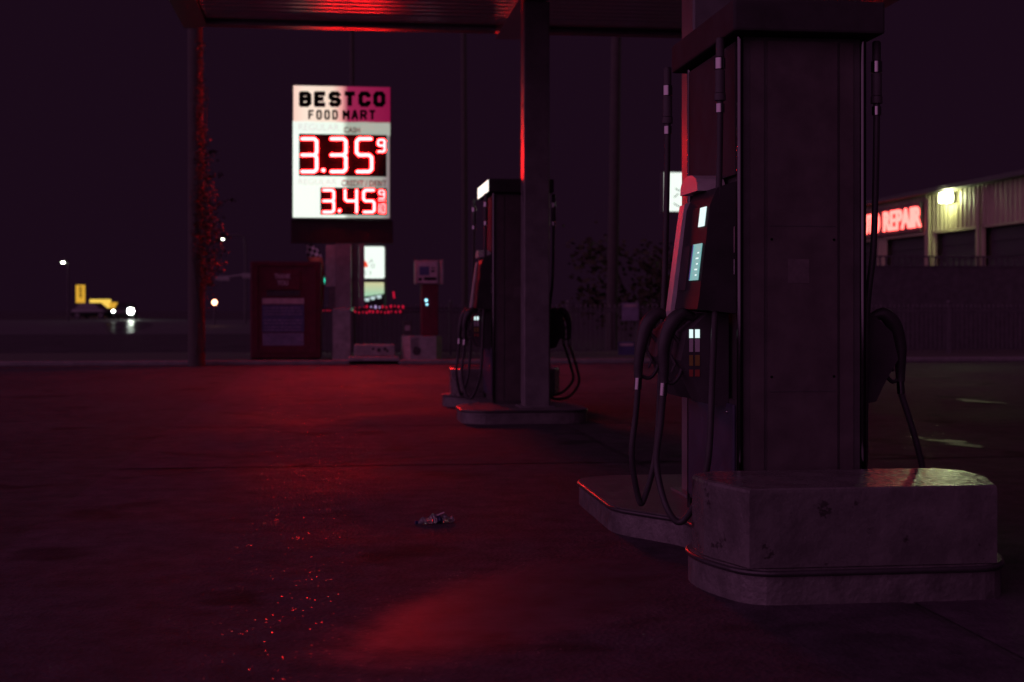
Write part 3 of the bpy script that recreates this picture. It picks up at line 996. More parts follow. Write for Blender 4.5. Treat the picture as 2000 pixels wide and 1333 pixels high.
for yy in (654.5, 658, 661.5, 665, 668.5, 672):
    xx = 516
    while xx < 588:
        ww = R.uniform(2, 6)
        quad_box(ln, xx, yy - 0.8, min(591, xx + ww), yy + 0.8, WY, -0.018, -0.0152)
        xx += ww + R.uniform(1.0, 2.0)
ln.build('print_lines', M['poster_blue'], p2)
ft = MB()
for px in (498, 612):
    q = at(px, 700, WY)
    ft.box((q.x - 0.1, WY + 0.1, 0.07), (q.x + 0.1, WY + 1.0, 0.118))
ft.build('skid', M['black'], bn)
drop(bn, o)

# checkered feather flag behind the bin
WF = 31.8
fl, o = on_kerb('feather_flag', 604, WF, 'feather banner with checkered tip and red cloth behind the bin', 'flag')
poleb = at(603, 700, WF)
MB().tube(spline([(poleb.x, WF, 0.07), (poleb.x, WF, 1.8), (at(602, 520, WF).x, WF, at(602, 520, WF).z), (at(603, 478, WF).x, WF, at(603, 478, WF).z),
                  (at(616, 485, WF).x, WF, at(616, 485, WF).z), (at(627, 505, WF).x, WF, at(627, 505, WF).z)], 6), 0.016, 8).build('flag_pole', M['dark_metal'], fl)
cl = MB()
edge = [(477, 598, 608), (482, 598, 616), (489, 599, 622), (496, 599, 626), (503, 600, 629), (511, 601, 631), (522, 603, 632), (536, 603, 633), (560, 604, 633), (585, 604, 632), (604, 604, 629)]
vs = []
for (py, xa, xb) in edge:
    for k in range(7):
        t = k / 6
        p = at(xa + (xb - xa) * t, py, WF)
        vs.append((p.x, WF - 0.02 + 0.035 * math.sin(t * 5 + py * 0.05), p.z))
n = len(edge)
thick = [(x, yy + 0.006, z) for x, yy, z in vs]
fs = []
for i in range(n - 1):
    for k in range(6):
        q = (i * 7 + k, i * 7 + k + 1, (i + 1) * 7 + k + 1, (i + 1) * 7 + k)
        fs.append(q); fs.append(tuple(v + len(vs) for v in q[::-1]))
cl.add(vs + thick, fs, True)


def flag_mat():
    m = bpy.data.materials.new('flag_cloth')
    m.use_nodes = True
    t = m.node_tree
    b = t.nodes['Principled BSDF']
    b.inputs['Roughness'].default_value = 0.8
    g = N(t, 'ShaderNodeTexCoord')
    ck = N(t, 'ShaderNodeTexChecker', Scale=12.5)
    ck.inputs['Color1'].default_value = (0.7, 0.65, 0.65, 1); ck.inputs['Color2'].default_value = (0.02, 0.02, 0.02, 1)
    mp = N(t, 'ShaderNodeMapping')
    mp.inputs['Scale'].default_value = (1, 0.0, 1); mp.inputs['Rotation'].default_value = (0, 0.5, 0); mp.inputs['Location'].default_value = (0, 0.01, 0)
    t.links.new(g.outputs['Object'], mp.inputs[0]); t.links.new(mp.outputs[0], ck.inputs['Vector'])
    sx = N(t, 'ShaderNodeSeparateXYZ'); t.links.new(g.outputs['Generated'], sx.inputs[0])
    rp = t.nodes.new('ShaderNodeValToRGB')
    e = rp.color_ramp.elements
    e[0].position = 0.0; e[0].color = (0.35, 0.01, 0.02, 1)
    e[1].position = 0.60; e[1].color = (0.45, 0.02, 0.03, 1)
    q = e.new(0.70); q.color = (0.65, 0.20, 0.10, 1)
    t.links.new(sx.outputs['Z'], rp.inputs[0])
    gt = N(t, 'ShaderNodeMath'); gt.operation = 'GREATER_THAN'; gt.inputs[1].default_value = 0.80
    t.links.new(sx.outputs['Z'], gt.inputs[0])
    mx = t.nodes.new('ShaderNodeMix'); mx.data_type = 'RGBA'
    t.links.new(gt.outputs[0], mx.inputs[0]); t.links.new(rp.outputs[0], mx.inputs[6]); t.links.new(ck.outputs['Color'], mx.inputs[7])
    t.links.new(mx.outputs[2], b.inputs['Base Color'])
    return m


cl.build('cloth', flag_mat(), fl)
drop(fl, o)

# lit menu cabinet right of the post: a round-cornered white panel above a picture screen
WK = 38.0
kk = at(722, 690, WK); kk.z = 0.0
ks = empty('lit_sign_stand', kk, 'two stacked lit panels right of the sign post, white above green', 'lit sign')


def rrect(px0, py0, px1, py1, wy, d0, d1, rad):
    a = at(px0, py1, wy); b = at(px1, py0, wy)
    pts = []
    for cx, cy, a0 in ((b.x - rad, b.z - rad, 0), (a.x + rad, b.z - rad, 90), (a.x + rad, a.z + rad, 180), (b.x - rad, a.z + rad, 270)):
        for k in range(6):
            an = math.radians(a0 + 18 * k)
            pts.append((cx + rad * math.cos(an), cy + rad * math.sin(an)))
    return MB().prism(pts, 'y', wy + d0, wy + d1)


rrect(672, 478, 755, 612, WK, 0.05, 0.5, 0.06).build('cabinet', M['dark_metal'], ks)
kl = MB()
for px in (680, 746):
    p = at(px, 690, WK); kl.box((p.x - 0.06, WK + 0.1, 0.0), (p.x + 0.06, WK + 0.22, 1.2))
kl.build('stand_posts', M['dark_metal'], ks)
wp = rrect(676, 482, 751, 544, WK, 0.0, 0.045, 0.05).build('white_panel', M['lamp_white'], ks)
c0 = at(705, 522, WK)
sec = [(c0.x, c0.z)] + [(c0.x + 0.185 * math.cos(math.radians(a)), c0.z + 0.20 * math.sin(math.radians(a))) for a in range(0, 91, 9)]
MB().prism(sec, 'y', WK - 0.006, WK - 0.001).build('red_sector', M['red_sector'], wp)
ink = emi('panel_ink', (0.22, 0.30, 0.24), 0.8)
for ch_, px, py, rot in (('T', 721, 507, 55), ('O', 727, 519, 20)):
    q = at(px, py, WK)
    e = text('lettering', ch_, ink, wp, (0, 0, 0), 0.10, 0.12, FACE_CAM, 0.004)
    for v in e.data.vertices:
        v.co = Matrix.Rotation(math.radians(rot), 4, 'Y') @ v.co + Vector((q.x - 0.05, WK - 0.006, q.z - 0.05))
for ch_, px in (('C', 714), ('I', 725)):
    q = at(px, 537, WK)
    text('lettering', ch_, ink, wp, (q.x - 0.03, WK - 0.006, q.z), 0.07 if ch_ == 'C' else 0.02, 0.10, FACE_CAM, 0.004)
sc = rrect(676, 552, 750, 607, WK, 0.0, 0.045, 0.03).build('picture_screen', M['screen_advert'], ks)
a = at(690, 583, WK); b = at(750, 574, WK); c = at(750, 608, WK); d_ = at(690, 608, WK)
MB().prism([(a.x, a.z), (b.x, b.z), (c.x, c.z), (d_.x, d_.z)], 'y', WK - 0.012, WK - 0.001).build('dark_band', M['gloss_black'], sc)
for px, py in ((717, 585.5), (728, 582.5), (740, 580)):
    p = at(px, py, WK)
    bw = [(p.x - 0.075, p.z + 0.035), (p.x + 0.075, p.z + 0.045), (p.x + 0.05, p.z - 0.045), (p.x - 0.04, p.z - 0.05)]
    MB().prism(bw, 'y', WK - 0.02, WK - 0.013).build('pale_cup', emi('cup_glow', (0.65, 0.85, 0.85), 0.8), sc)
drop(ks, kk)
for ch in ks.children:
    pass

# air machine on its concrete block
WA = 30.0
am, o = on_kerb('air_machine', 842, WA, 'red tyre air machine with white boxed head on a painted block', 'air machine', 0.0)
a = at(823, 656, WA); b = at(856, 552, WA)
MB().box((a.x, WA - 0.02, a.z), (b.x, WA + 0.38, b.z), bev=0.02).build('pedestal', M['red_paint'], am)
a = at(811, 555, WA - .06); b = at(857, 509, WA - .06)
hb = MB().box((a.x, WA - 0.06, a.z), (b.x, WA + 0.45, b.z), bev=0.015).build('head_box', M['white_paint'], am)
quad_box(MB(), 815, 512, 853, 553, WA - .06, -0.012, -0.001).build('face_plate', M['letter_grey'], hb)
quad_box(MB(), 819, 521, 838, 538, WA - .06, -0.02, -0.0125).build('display', M['poster_blue'], hb)
dk = MB()
for (x0, y0, x1, y1_) in ((842, 523, 850, 525), (842, 528, 849, 532), (828, 542, 852, 548), (817, 543, 824, 549)):
    quad_box(dk, x0, y0, x1, y1_, WA - .06, -0.016, -0.0125)
dk.build('print_lines', M['letter_black'], hb)
a = at(860, 556, WA - .06); b = at(866, 508, WA - .06)
MB().box((a.x, WA - 0.1, a.z), (b.x, WA + 0.3, b.z), bev=0.01).build('side_plate', M['white_paint'], am)
for px, py, r in ((832.5, 587, 0.030), (834, 595, 0.022)):
    MB().ball(at(px, py, WA - 0.03), (r, 0.02, r)).build('status_light', M['blue_led'], am)
drop(am, o)
ab, o = on_kerb('concrete_plinth', 825, WA, 'worn white concrete plinth with a dark round mark under the air machine', 'concrete block', 0.0)
a = at(787, 711, WA - 0.2); b = at(852, 657, WA - 0.2); c = at(865, 657, WA - 0.2)
pl = MB()
pl.prism([(a.x, WA - 0.05), (a.x + 0.15, WA - 0.2), (b.x, WA - 0.2), (c.x, WA + 0.1), (c.x, WA + 0.6), (a.x, WA + 0.6)], 'z', 0.0, b.z)
pl.build('body', M['white_paint'], ab)
q = at(814, 686, WA - 0.2)
MB().tube([(q.x, WA - 0.199, q.z), (q.x, WA - 0.206, q.z)], 0.09, 20).build('round_mark', M['black'], ab)
st_ = MB()
for k in range(4):
    z = 0.33 + k * 0.05
    st_.prism([(a.x + 0.17, z), (a.x + 0.33, z + 0.06), (a.x + 0.33, z + 0.08), (a.x + 0.17, z + 0.02)], 'y', WA - 0.206, WA - 0.201)
st_.build('painted_stripes', M['black'], ab)
drop(ab, o)
lb, o = on_kerb('small_post', 796, WA + 0.9, 'short grey post box beside the air machine plinth', 'post', 0.07)
a = at(788, 690, WA + 0.9); b = at(804, 628, WA + 0.9)
MB().box((a.x, WA + 0.9, 0.07), (b.x, WA + 1.1, b.z), bev=0.01).build('body', M['panel_mid'], lb)
quad_box(MB(), 791, 636, 801, 646, WA + 0.9, -0.008, -0.001).build('tag_plate', M['letter_grey'], lb)
drop(lb, o)
cb, o = on_kerb('concrete_block', 730, WA, 'stepped pale concrete block on the ground beside the sign post', 'concrete block', 0.0)
a = at(680, 710, WA - 0.3); b = at(780, 697, WA - 0.3)
MB().box((a.x, WA - 0.3, 0.0), (b.x, WA + 0.3, b.z), bev=0.02).build('footing', M['white_paint'], cb)
a = at(692, 697, WA - 0.2); b = at(771, 673, WA - 0.2)
MB().box((a.x, WA - 0.2, a.z + 0.003), (b.x, WA + 0.2, b.z), bev=0.02).build('upper_block', M['white_paint'], cb)
sc_ = MB()
for px, py, r in ((729, 682, 0.03), (740, 684, 0.045), (752, 682, 0.04), (757, 686, 0.03)):
    q = at(px, py, WA - 0.2); sc_.tube([(q.x, WA - 0.199, q.z), (q.x, WA - 0.206, q.z)], r, 9)
sc_.build('dark_scuffs', M['black'], cb)
drop(cb, o)

# ornamental fence along the back, one thing per stretch
def fence(px0, px1, wy, ztop, label, postpx, m):
    a = at(px0, 690, wy); b = at(px1, 690, wy)
    f = empty('ornamental_fence', ((a.x + b.x) / 2, wy, 0.07), label, 'fence', 'black metal fences along the back of the lot')
    base = 0.05
    pk = MB()
    x = a.x
    while x < b.x:
        pk.box((x - 0.009, wy - 0.009, base + 0.03), (x + 0.009, wy + 0.009, ztop - 0.05))
        pk.add([(x - 0.026, wy, ztop - 0.05), (x, wy - 0.012, ztop - 0.05), (x + 0.026, wy, ztop - 0.05), (x, wy + 0.012, ztop - 0.05), (x, wy, ztop + 0.02)],
               [(0, 1, 4), (1, 2, 4), (2, 3, 4), (3, 0, 4), (0, 3, 2, 1)])
        pk.tube([(x + 0.058 + 0.035 * math.cos(k * PI / 5), wy, ztop - 0.135 + 0.035 * math.sin(k * PI / 5)) for k in range(11)], 0.007, 6, caps=False)
        x += 0.115
    pk.build('pickets', m, f)
    for z in (ztop - 0.09, ztop - 0.18, base + 0.12):
        MB().box((a.x, wy - 0.014, z - 0.014), (b.x, wy + 0.014, z + 0.014)).build('rail', M['dark_metal'], f)
    for px in postpx:
        p = at(px, 690, wy)
        po_ = MB().box((p.x - 0.04, wy - 0.045, base), (p.x + 0.04, wy + 0.045, ztop + 0.01)).build('post', m, f)
        MB().ball((p.x, wy, ztop + 0.055), 0.045, 10, 6).build('finial', m, po_)
    drop(f, f.location)
    return f


M['fence'] = mat('fence_paint', (0.085, 0.075, 0.083), 0.5, metal=0.0)
fence(590, 1000, 33.2, 1.26, 'low spear topped black fence behind the sign post', (590, 700, 880, 1000), M['fence'])
fence(1003, 1700, 33.2, 1.26, 'low spear topped black fence between the two pumps', (1110, 1245, 1400, 1560), M['fence'])
f3 = fence(1703, 2060, 33.2, 1.26, 'low spear topped black fence below the repair garage', (1853, 2040), M['fence'])

for px0, py0, px1, py1_, lab, m in ((1215, 592, 1247, 627, 'pale blue notice hung on the fence, level with the nozzles', 'poster_pale'),
                                  (1208, 668, 1240, 698, 'dim notice board low on the fence near the ground', 'poster_blue')):
    q = at((px0 + px1) / 2, py1_, 33.1)
    nb = empty('notice_board', q, lab, 'notice')
    quad_box(MB(), px0, py0, px1, py1_, 33.1, 0.0, 0.03).build('board', M[m], nb)
    quad_box(MB(), px0 + 3, py0 + 3, px1 - 3, py0 + 8, 33.1, -0.006, -0.001).build('print_band', M['letter_grey'], nb)
    drop(nb, q)

# tall screen fence in front of the garage
WS = 36.2
ts = empty('screen_fence', at(1850, 690, WS) * 1.0, 'tall dark screen fence with pierced top rail before the garage', 'fence')
o = ts.location.copy()
a = at(1560, 690, WS); b = at(2080, 690, WS)
MB().box((a.x, WS, 0.03), (b.x, WS + 0.05, 2.26)).build('screen', M['dark_metal'], ts)
rl = MB()
rl.box((a.x, WS - 0.02, 2.52), (b.x, WS + 0.06, 2.56)); rl.box((a.x, WS - 0.02, 2.262), (b.x, WS + 0.06, 2.30))
x = a.x
while x < b.x:
    rl.box((x, WS, 2.30), (x + 0.045, WS + 0.04, 2.52)); x += 0.17
rl.build('pierced_rail', M['dark_metal'], ts)
drop(ts, o)


# ------------------------------------------------------------------ repair garage
GX = 19.5
ga = empty('repair_garage', (GX, 46, 0), 'corrugated repair garage with red lit lettering and a floodlit bay', 'garage')
zr = 4.92
gy0, gy1 = 33.0, 62.0
doors = []
for (pa, pb, ptop) in ((2060, 1925, 0), (1907, 1830, 0), (1808, 1733, 0), (1715, 1660, 0)):
    doors.append((atx(pa, 600, GX).y, atx(pb, 600, GX).y))
ZD = 3.62


def corrug(mb, ya, yb, z0, z1):
    prof = []
    y = ya
    while y < yb - 1e-6:
        for q, dx in ((0, 0), (0.17, 0), (0.20, -0.05), (0.27, -0.05)):
            if y + q < yb:
                prof.append((y + q, dx))
        y += 0.30
    prof.append((yb, 0))
    n = len(prof)
    vs = [(GX + p[1], p[0], z0) for p in prof] + [(GX + p[1], p[0], z1) for p in prof]
    mb.add(vs, [(i, i + 1, i + 1 + n, i + n) for i in range(n - 1)])


wl = MB()
corrug(wl, gy0, gy1, ZD, zr)
last = gy0
for (ya, yb) in sorted(doors):
    if ya > last:
        corrug(wl, last, ya, 0, ZD)
    last = yb
corrug(wl, last, gy1, 0, ZD)
wl.box((GX + 0.4, gy0, 0), (GX + 12, gy1, zr - 0.02))
wl.build('corrugated_wall', M['siding'], ga)
rf = MB().box((GX - 0.35, gy0 - 0.3, zr), (GX + 12.3, gy1 + 0.3, zr + 0.14)).build('roof', M['dark_metal'], ga)
for (ya, yb) in doors:
    dm = MB()
    dm.box((GX + 0.20, ya, 0.0), (GX + 0.24, yb, ZD))
    z = 0.0
    while z < ZD - 0.1:
        dm.box((GX + 0.17, ya + 0.02, z + 0.03), (GX + 0.20, yb - 0.02, z + 0.42)); z += 0.45
    do = dm.build('bay_door', M['door_dark'], ga)
    MB().box((GX - 0.06, ya - 0.10, ZD - 0.02), (GX + 0.2, yb + 0.10, ZD + 0.06)).build('door_trim', M['siding'], do)
sb = MB()
pa = atx(1650, 430, GX); pb = atx(1806, 430, GX)
sb.box((GX - 0.16, pb.y, 3.74), (GX - 0.06, pa.y + 1.5, 4.72))
sbo = sb.build('sign_board', M['dark_metal'], ga)
ya = atx(1727, 440, GX - 0.17).y; yb = atx(1800, 440, GX - 0.17).y
wd = ya - yb
text('lettering', 'REPAIR', M['sign_red'], sbo, (GX - 0.17, ya, 3.87), wd, 0.70, FACE_LEFT, 0.05, 0.02)
text('lettering', 'AUTO', M['sign_red'], sbo, (GX - 0.17, ya + 0.40 + 2.1, 3.87), 2.1, 0.70, FACE_LEFT, 0.05, 0.02)
lp = atx(1864, 384, GX)
lm = MB().box((GX - 0.16, lp.y - 0.26, lp.z - 0.20), (GX - 0.06, lp.y + 0.26, lp.z + 0.12), bev=0.02).build('flood_lamp', M['dark_metal'], ga)
MB().box((GX - 0.40, lp.y - 0.24, lp.z - 0.18), (GX - 0.163, lp.y + 0.24, lp.z + 0.10), bev=0.02).build('lamp_glass', M['wall_lamp'], lm)
dp = MB()
for px in (1918, 1822):
    q = atx(px, 450, GX)
    dp.tube([(GX - 0.11, q.y, 0.1), (GX - 0.11, q.y, zr - 0.1)], 0.05, 8)
dp.build('downpipes', M['siding'], ga)
drop(ga, ga.location)


# ------------------------------------------------------------------ lit sign between the pumps
WB = 52.0
q = at(1325, 690, WB); q.z = 0
bs = empty('box_sign', q, 'white lit box sign with green strokes seen past the nearer pump hose', 'lit sign')
quad_box(MB(), 1296, 336, 1372, 415, WB, 0.02, 0.5).build('cabinet', M['dark_metal'], bs)
quad_box(MB(), 1298, 338, 1370, 413, WB, -0.01, 0.015).build('lit_face', M['lamp_white'], bs)
gr = MB()
for pts in (((1319, 368), (1323, 371), (1328, 373)), ((1316, 384), (1319, 385), (1322, 381), (1325, 379)), ((1316, 397), (1319, 400), (1323, 402), (1328, 404)), ((1340, 370), (1348, 380), (1344, 392))):
    gr.tube(spline([at(x, yy, WB - 0.015) for x, yy in pts], 4), 0.02, 6)
gr.build('green_strokes', mat('sign_green', (0.02, 0.22, 0.10), 0.6), bs)
p = at(1334, 415, WB)
MB().tube([(p.x, WB + 0.25, 0), (p.x, WB + 0.25, p.z)], 0.12, 10).build('pole', M['dark_metal'], bs)
drop(bs, q)


# ------------------------------------------------------------------ poles, ivy, lamps, far road
def pole(px_b, px_t, py_t, wy, r, label, name='utility_pole', m='pole_wood'):
    a = at(px_b, 700, wy); a.z = 0
    t_ = at(px_t, py_t, wy)
    p = empty(name, a, label, 'pole')
    MB().tube([(0, 0, 0), tuple((t_ - a) * 0.5 + Vector((0.01, 0, 0))), tuple(t_ - a)], [r, r * 0.93, r * 0.85], 14).build('shaft', M[m], p)
    return p


ip = pole(384, 380, -80, 29.2, 0.17, 'thick wooden utility pole wrapped in ivy left of the red bin')
pole(1194, 1204, 20, 36.5, 0.15, 'slim pale utility pole standing between the two pumps')
pole(690, 687, 20, 41.0, 0.07, 'thin pole rising behind the price sign')
pole(908, 905, 30, 44.0, 0.10, 'bare dark pole standing left of the farther pump')

iv = MB()
for k in range(3600):
    # density follows the clumps seen up the trunk
    py = R.choice((R.uniform(80, 560), R.uniform(250, 560), R.gauss(455, 60)))
    t = max(0, min(1, (py - 230) / 260))
    spread = 8 + 20 * t if py < 520 else 14
    cxp = 390 + 15 * t
    px = R.gauss(cxp, spread * 0.62)
    if px < 372: px = 372 + R.random() * 8
    wy = 29.0 - R.random() * 0.22 + (0.25 if R.random() < 0.3 else 0)
    c = at(px, py, wy)
    s = R.uniform(0.014, 0.034)
    nrm = Vector((R.uniform(-1, 1), R.uniform(-1, 0.4), R.uniform(-0.4, 1))).normalized()
    u = nrm.cross(Vector((0.3, 0.2, 1))).normalized(); v = nrm.cross(u)
    iv.add([c - u * s, c + v * s * 0.8 - u * s * 0.2, c + u * s, c - v * s * 0.8 - u * s * 0.2], [(0, 1, 2, 3)])
for (x0, y0, x1, y1_) in ((405, 350, 432, 338), (408, 405, 463, 388), (418, 470, 446, 460), (405, 300, 424, 296), (415, 510, 430, 530)):
    a = at(x0, y0, 29.0); b = at(x1, y1_, 29.0)
    iv.tube([a, (a + b) / 2 + Vector((0, 0, 0.03)), b], [0.008, 0.006, 0.003], 5)
    for k in range(16):
        c = a.lerp(b, R.random()) + Vector((R.gauss(0, .03), R.gauss(0, .03), R.gauss(0, .04)))
        s = R.uniform(0.015, 0.03)
        iv.add([c + Vector((-s, 0, 0)), c + Vector((0, -s * .5, s)), c + Vector((s, 0, 0)), c + Vector((0, s * .5, -s))], [(0, 1, 2, 3)])
for k in range(4):
    pts = [at(382 + 6 * k + 5 * math.sin(j * 0.9 + k), 690 - j * 40, 28.95) for j in range(14)]
    iv.tube(spline(pts, 3), 0.012, 5)
ivo = iv.build('ivy', M['leaf'])
tag(ivo, 'ragged ivy climbing the right side of the thick wooden pole', 'ivy')


def street_lamp(px, py, wy, label, arm):
    a = at(px, 640, wy); a.z = 0
    t_ = at(px, py, wy)
    p = empty('street_lamp', a, label, 'street lamp', 'street lamps down the road')
    h = t_.z
    MB().tube(spline([(arm, 0, 0), (arm, 0, h * 0.9), (arm * 0.8, 0, h + 0.25), (0, 0, h + 0.22)], 6), 0.07, 8).build('pole', M['dark_metal'], p)
    hd = MB().box((-0.35, -0.15, h + 0.05), (0.35, 0.15, h + 0.2), bev=0.04).build('head', M['dark_metal'], p)
    MB().ball((0, 0, h), (0.15, 0.11, 0.08)).build('lamp', M['street_lamp'], hd)
    return p


street_lamp(123, 513, 120, 'lone lit street lamp above the yellow sign', 0.4)
street_lamp(433, 468, 100, 'lit street lamp just right of the ivy covered pole', 1.6)

# signal mast arm right of the ivy pole
WM = 85.0
a = at(500, 640, WM); a.z = 0
sm_ = empty('signal_mast', a, 'traffic signal mast whose thin arm reaches left over the road', 'traffic signal')
arm = [at(500, 640, WM), at(500, 540, WM), at(486, 537, WM), at(455, 540, WM), at(418, 546, WM)]
arm[0].z = 0
MB().tube(spline([tuple(p - a) for p in arm], 6), 0.06, 8).build('mast_arm', M['white_paint'], sm_)
for px, py in ((437, 544), (485, 539)):
    q = at(px, py, WM - 0.3) - a
    MB().box((q.x - 0.35, q.y - 0.12, q.z - 0.16), (q.x + 0.35, q.y + 0.12, q.z + 0.14), bev=0.03).build('signal_head', M['white_paint'], sm_)
a = at(630, 640, WM); a.z = 0
gs = empty('traffic_light', a, 'green traffic light showing just right of the red bin', 'traffic signal')
q = at(630, 548, WM) - a
MB().tube([(0, 0.3, 0), (0, 0.3, q.z + 0.9)], 0.07, 8).build('post', M['dark_metal'], gs)
hd = MB().box((q.x - 0.18, q.y, q.z - 0.3), (q.x + 0.22, q.y + 0.2, q.z + 1.0), bev=0.04).build('signal_head', M['dark_metal'], gs)
MB().ball((q.x, q.y - 0.03, q.z), (0.13, 0.05, 0.26)).build('green_lens', M['green_lamp'], hd)
a = at(419, 640, 95); a.z = 0
ol = empty('warning_light', a, 'small orange lamp low beside the ivy covered pole', 'warning light')
q = at(419, 591, 95) - a
MB().tube([(0, 0, 0), (0, 0, q.z - 0.12)], 0.05, 8).build('post', M['dark_metal'], ol)
MB().ball((q.x, q.y, q.z), (0.16, 0.12, 0.18)).build('lamp', M['orange_lamp'], ol)

# yellow lit things down the road
WYL = 175.0
a = at(156, 640, WYL); a.z = 0
ysn = empty('yellow_sign', a, 'upright yellow lit sign with dark strokes down the road', 'lit sign')
q0 = at(148, 592, WYL) - a; q1 = at(165, 557, WYL) - a
MB().box((q0.x, 0, q0.z), (q1.x, 0.4, q1.z)).build('lit_face', M['yellow_glow'], ysn)
mk = MB()
for k, (dx, w_, dz) in enumerate(((0.42, 0.3, 1.75), (0.40, 0.35, 1.45), (0.44, 0.28, 1.15), (0.40, 0.34, 0.85), (0.5, 0.2, 0.6))):
    mk.box((q0.x + dx, -0.03, q0.z + dz), (q0.x + dx + w_, -0.002, q0.z + dz + 0.14))
    mk.box((q0.x + dx, -0.03, q0.z + dz), (q0.x + dx + 0.1, -0.003, q0.z + dz + 0.26))
mk.build('dark_strokes', M['letter_black'], ysn)
MB().box((q0.x + 0.35, 0.1, 0), (q0.x + 0.7, 0.3, q0.z)).build('post', M['dark_metal'], ysn)
a = at(205, 640, WYL); a.z = 0
yc = empty('yellow_awning', a, 'stepped yellow lit awning glowing behind the dark car', 'awning')
q0 = at(175, 594, WYL) - a; q1 = at(213, 585, WYL) - a
MB().box((q0.x, 0, q0.z - 0.5), (q1.x, 1.5, q1.z)).build('upper_awning', M['yellow_hot'], yc)
q0 = at(209, 612, WYL) - a; q1 = at(227, 591, WYL) - a
MB().box((q0.x, 0.2, q0.z), (q1.x, 1.5, q1.z)).build('lower_awning', M['yellow_glow'], yc)
lg = MB()
for px in (177, 194, 211):
    q = at(px, 600, WYL) - a
    lg.box((q.x - 0.1, 0.8, 0), (q.x + 0.1, 1.0, 1.5))
lg.build('supports', M['dark_metal'], yc)


# cars
def car(px, wy, label, length, rz, lit, hgt=1.55, name='parked_car'):
    a = at(px, 640, wy); a.z = 0
    c = empty(name, a, label, 'car', 'cars down the road', rz)
    W2 = 0.92
    secs = [(-0.5, 0.55, 0.30, 0.80), (-0.485, 0.75, 0.24, 1.0), (-0.30, 0.92, 0.22, 1.08), (0.0, 0.92, 0.22, 1.08), (0.36, 0.92, 0.22, 1.06), (0.48, 0.8, 0.28, 1.0), (0.5, 0.6, 0.35, 0.85)]
    m = MB()
    vs, fs = [], []
    for (t, w_, zb, zt) in secs:
        y = t * length
        vs += [(-w_, y, zb), (-w_, y, zt - 0.15), (-w_ * 0.88, y, zt), (w_ * 0.88, y, zt), (w_, y, zt - 0.15), (w_, y, zb)]
    for i in range(len(secs) - 1):
        for k in range(6):
            fs.append((i * 6 + k, i * 6 + (k + 1) % 6, (i + 1) * 6 + (k + 1) % 6, (i + 1) * 6 + k))
    fs.append((0, 1, 2, 3, 4, 5)); fs.append(tuple(range(len(vs) - 6, len(vs))))
    m.add(vs, fs, True)
    m.build('body', M['car_black'], c)
    g = MB()
    cab = [(-0.26, 1.05), (-0.10, hgt), (0.24, hgt), (0.38, 1.04)]
    vs = []
    for s in (-1, 1):
        for (t, z) in cab:
            vs.append((s * (0.84 if z < 1.2 else 0.68), t * length, z))
    g.add(vs, [(0, 1, 2, 3), (4, 7, 6, 5), (0, 4, 5, 1), (1, 5, 6, 2), (2, 6, 7, 3), (3, 7, 4, 0)])
    g.build('cabin', M['glass_dark'], c)
    for sx in (-1, 1):
        for ty in (-0.31, 0.30):
            wv = MB().tube([(sx * 0.74, ty * length, 0.33), (sx * 0.94, ty * length, 0.33)], 0.33, 18).build('wheel', M['rubber'], c)
            MB().tube([(sx * 0.941, ty * length, 0.33), (sx * 0.95, ty * length, 0.33)], 0.2, 14).build('rim', M['steel'], wv)
    if lit:
        for sx in (-1, 1):
            MB().ball((sx * 0.80, -0.485 * length - 0.03, 0.80), ((0.30, 0.08, 0.27) if sx > 0 else (0.12, 0.05, 0.09))).build('headlight', M['head_lamp'] if sx > 0 else M['head_lamp_dim'], c)
    return c


M['head_lamp_dim'] = emi('head_lamp_dim', (0.86, 1.0, 0.86), 45.0)
car(245, 141, 'oncoming dark car with two blazing white headlights', 4.6, 0.0, True, 1.6)
car(183, 150, 'unlit dark car in front of the yellow awning', 4.4, math.radians(68), False, 1.62)


# ------------------------------------------------------------------ dim shrub behind the fence
def shrub(px, wy, w_, h_, label, n=900, z0=0.0):
    a = at(px, 690, wy); a.z = 0
    s = empty('shrub', a, label, 'shrub')
    tr = MB()
    for k in range(7):
        an = R.uniform(0, 6.28)
        tr.tube(spline([(0, 0, 0), (0.2 * math.cos(an) * w_, 0.2 * math.sin(an) * w_, h_ * 0.4), (0.42 * math.cos(an) * w_, 0.4 * math.sin(an) * w_, h_ * 0.85)], 4), [0.05, .05, .045, .04, .035, .03, .025, .02, .012], 6)
    tr.build('stems', M['pole_wood'], s)
    lf = MB()
    cl_ = [(R.gauss(0, 0.26) * w_, R.gauss(0, 0.22) * w_, h_ * R.uniform(0.25, 0.95)) for k in range(26)]
    for k in range(n):
        c = Vector(R.choice(cl_)) + Vector((R.gauss(0, .11) * w_, R.gauss(0, .11) * w_, R.gauss(0, .08) * h_))
        q = R.uniform(0.05, 0.12)
        nrm = Vector((R.uniform(-1, 1), R.uniform(-1, 1), R.uniform(-0.2, 1))).normalized()
        u = nrm.cross(Vector((0.3, 0.2, 1))).normalized(); v = nrm.cross(u)
        lf.add([c - u * q, c + v * q * 0.6, c + u * q, c - v * q * 0.6], [(0, 1, 2, 3)])
    lf.build('foliage', M['leaf_dim'], s)
    return s


shrub(1262, 39, 3.0, 3.4, 'leafy shrub rising behind the fence between the pumps', 1500)

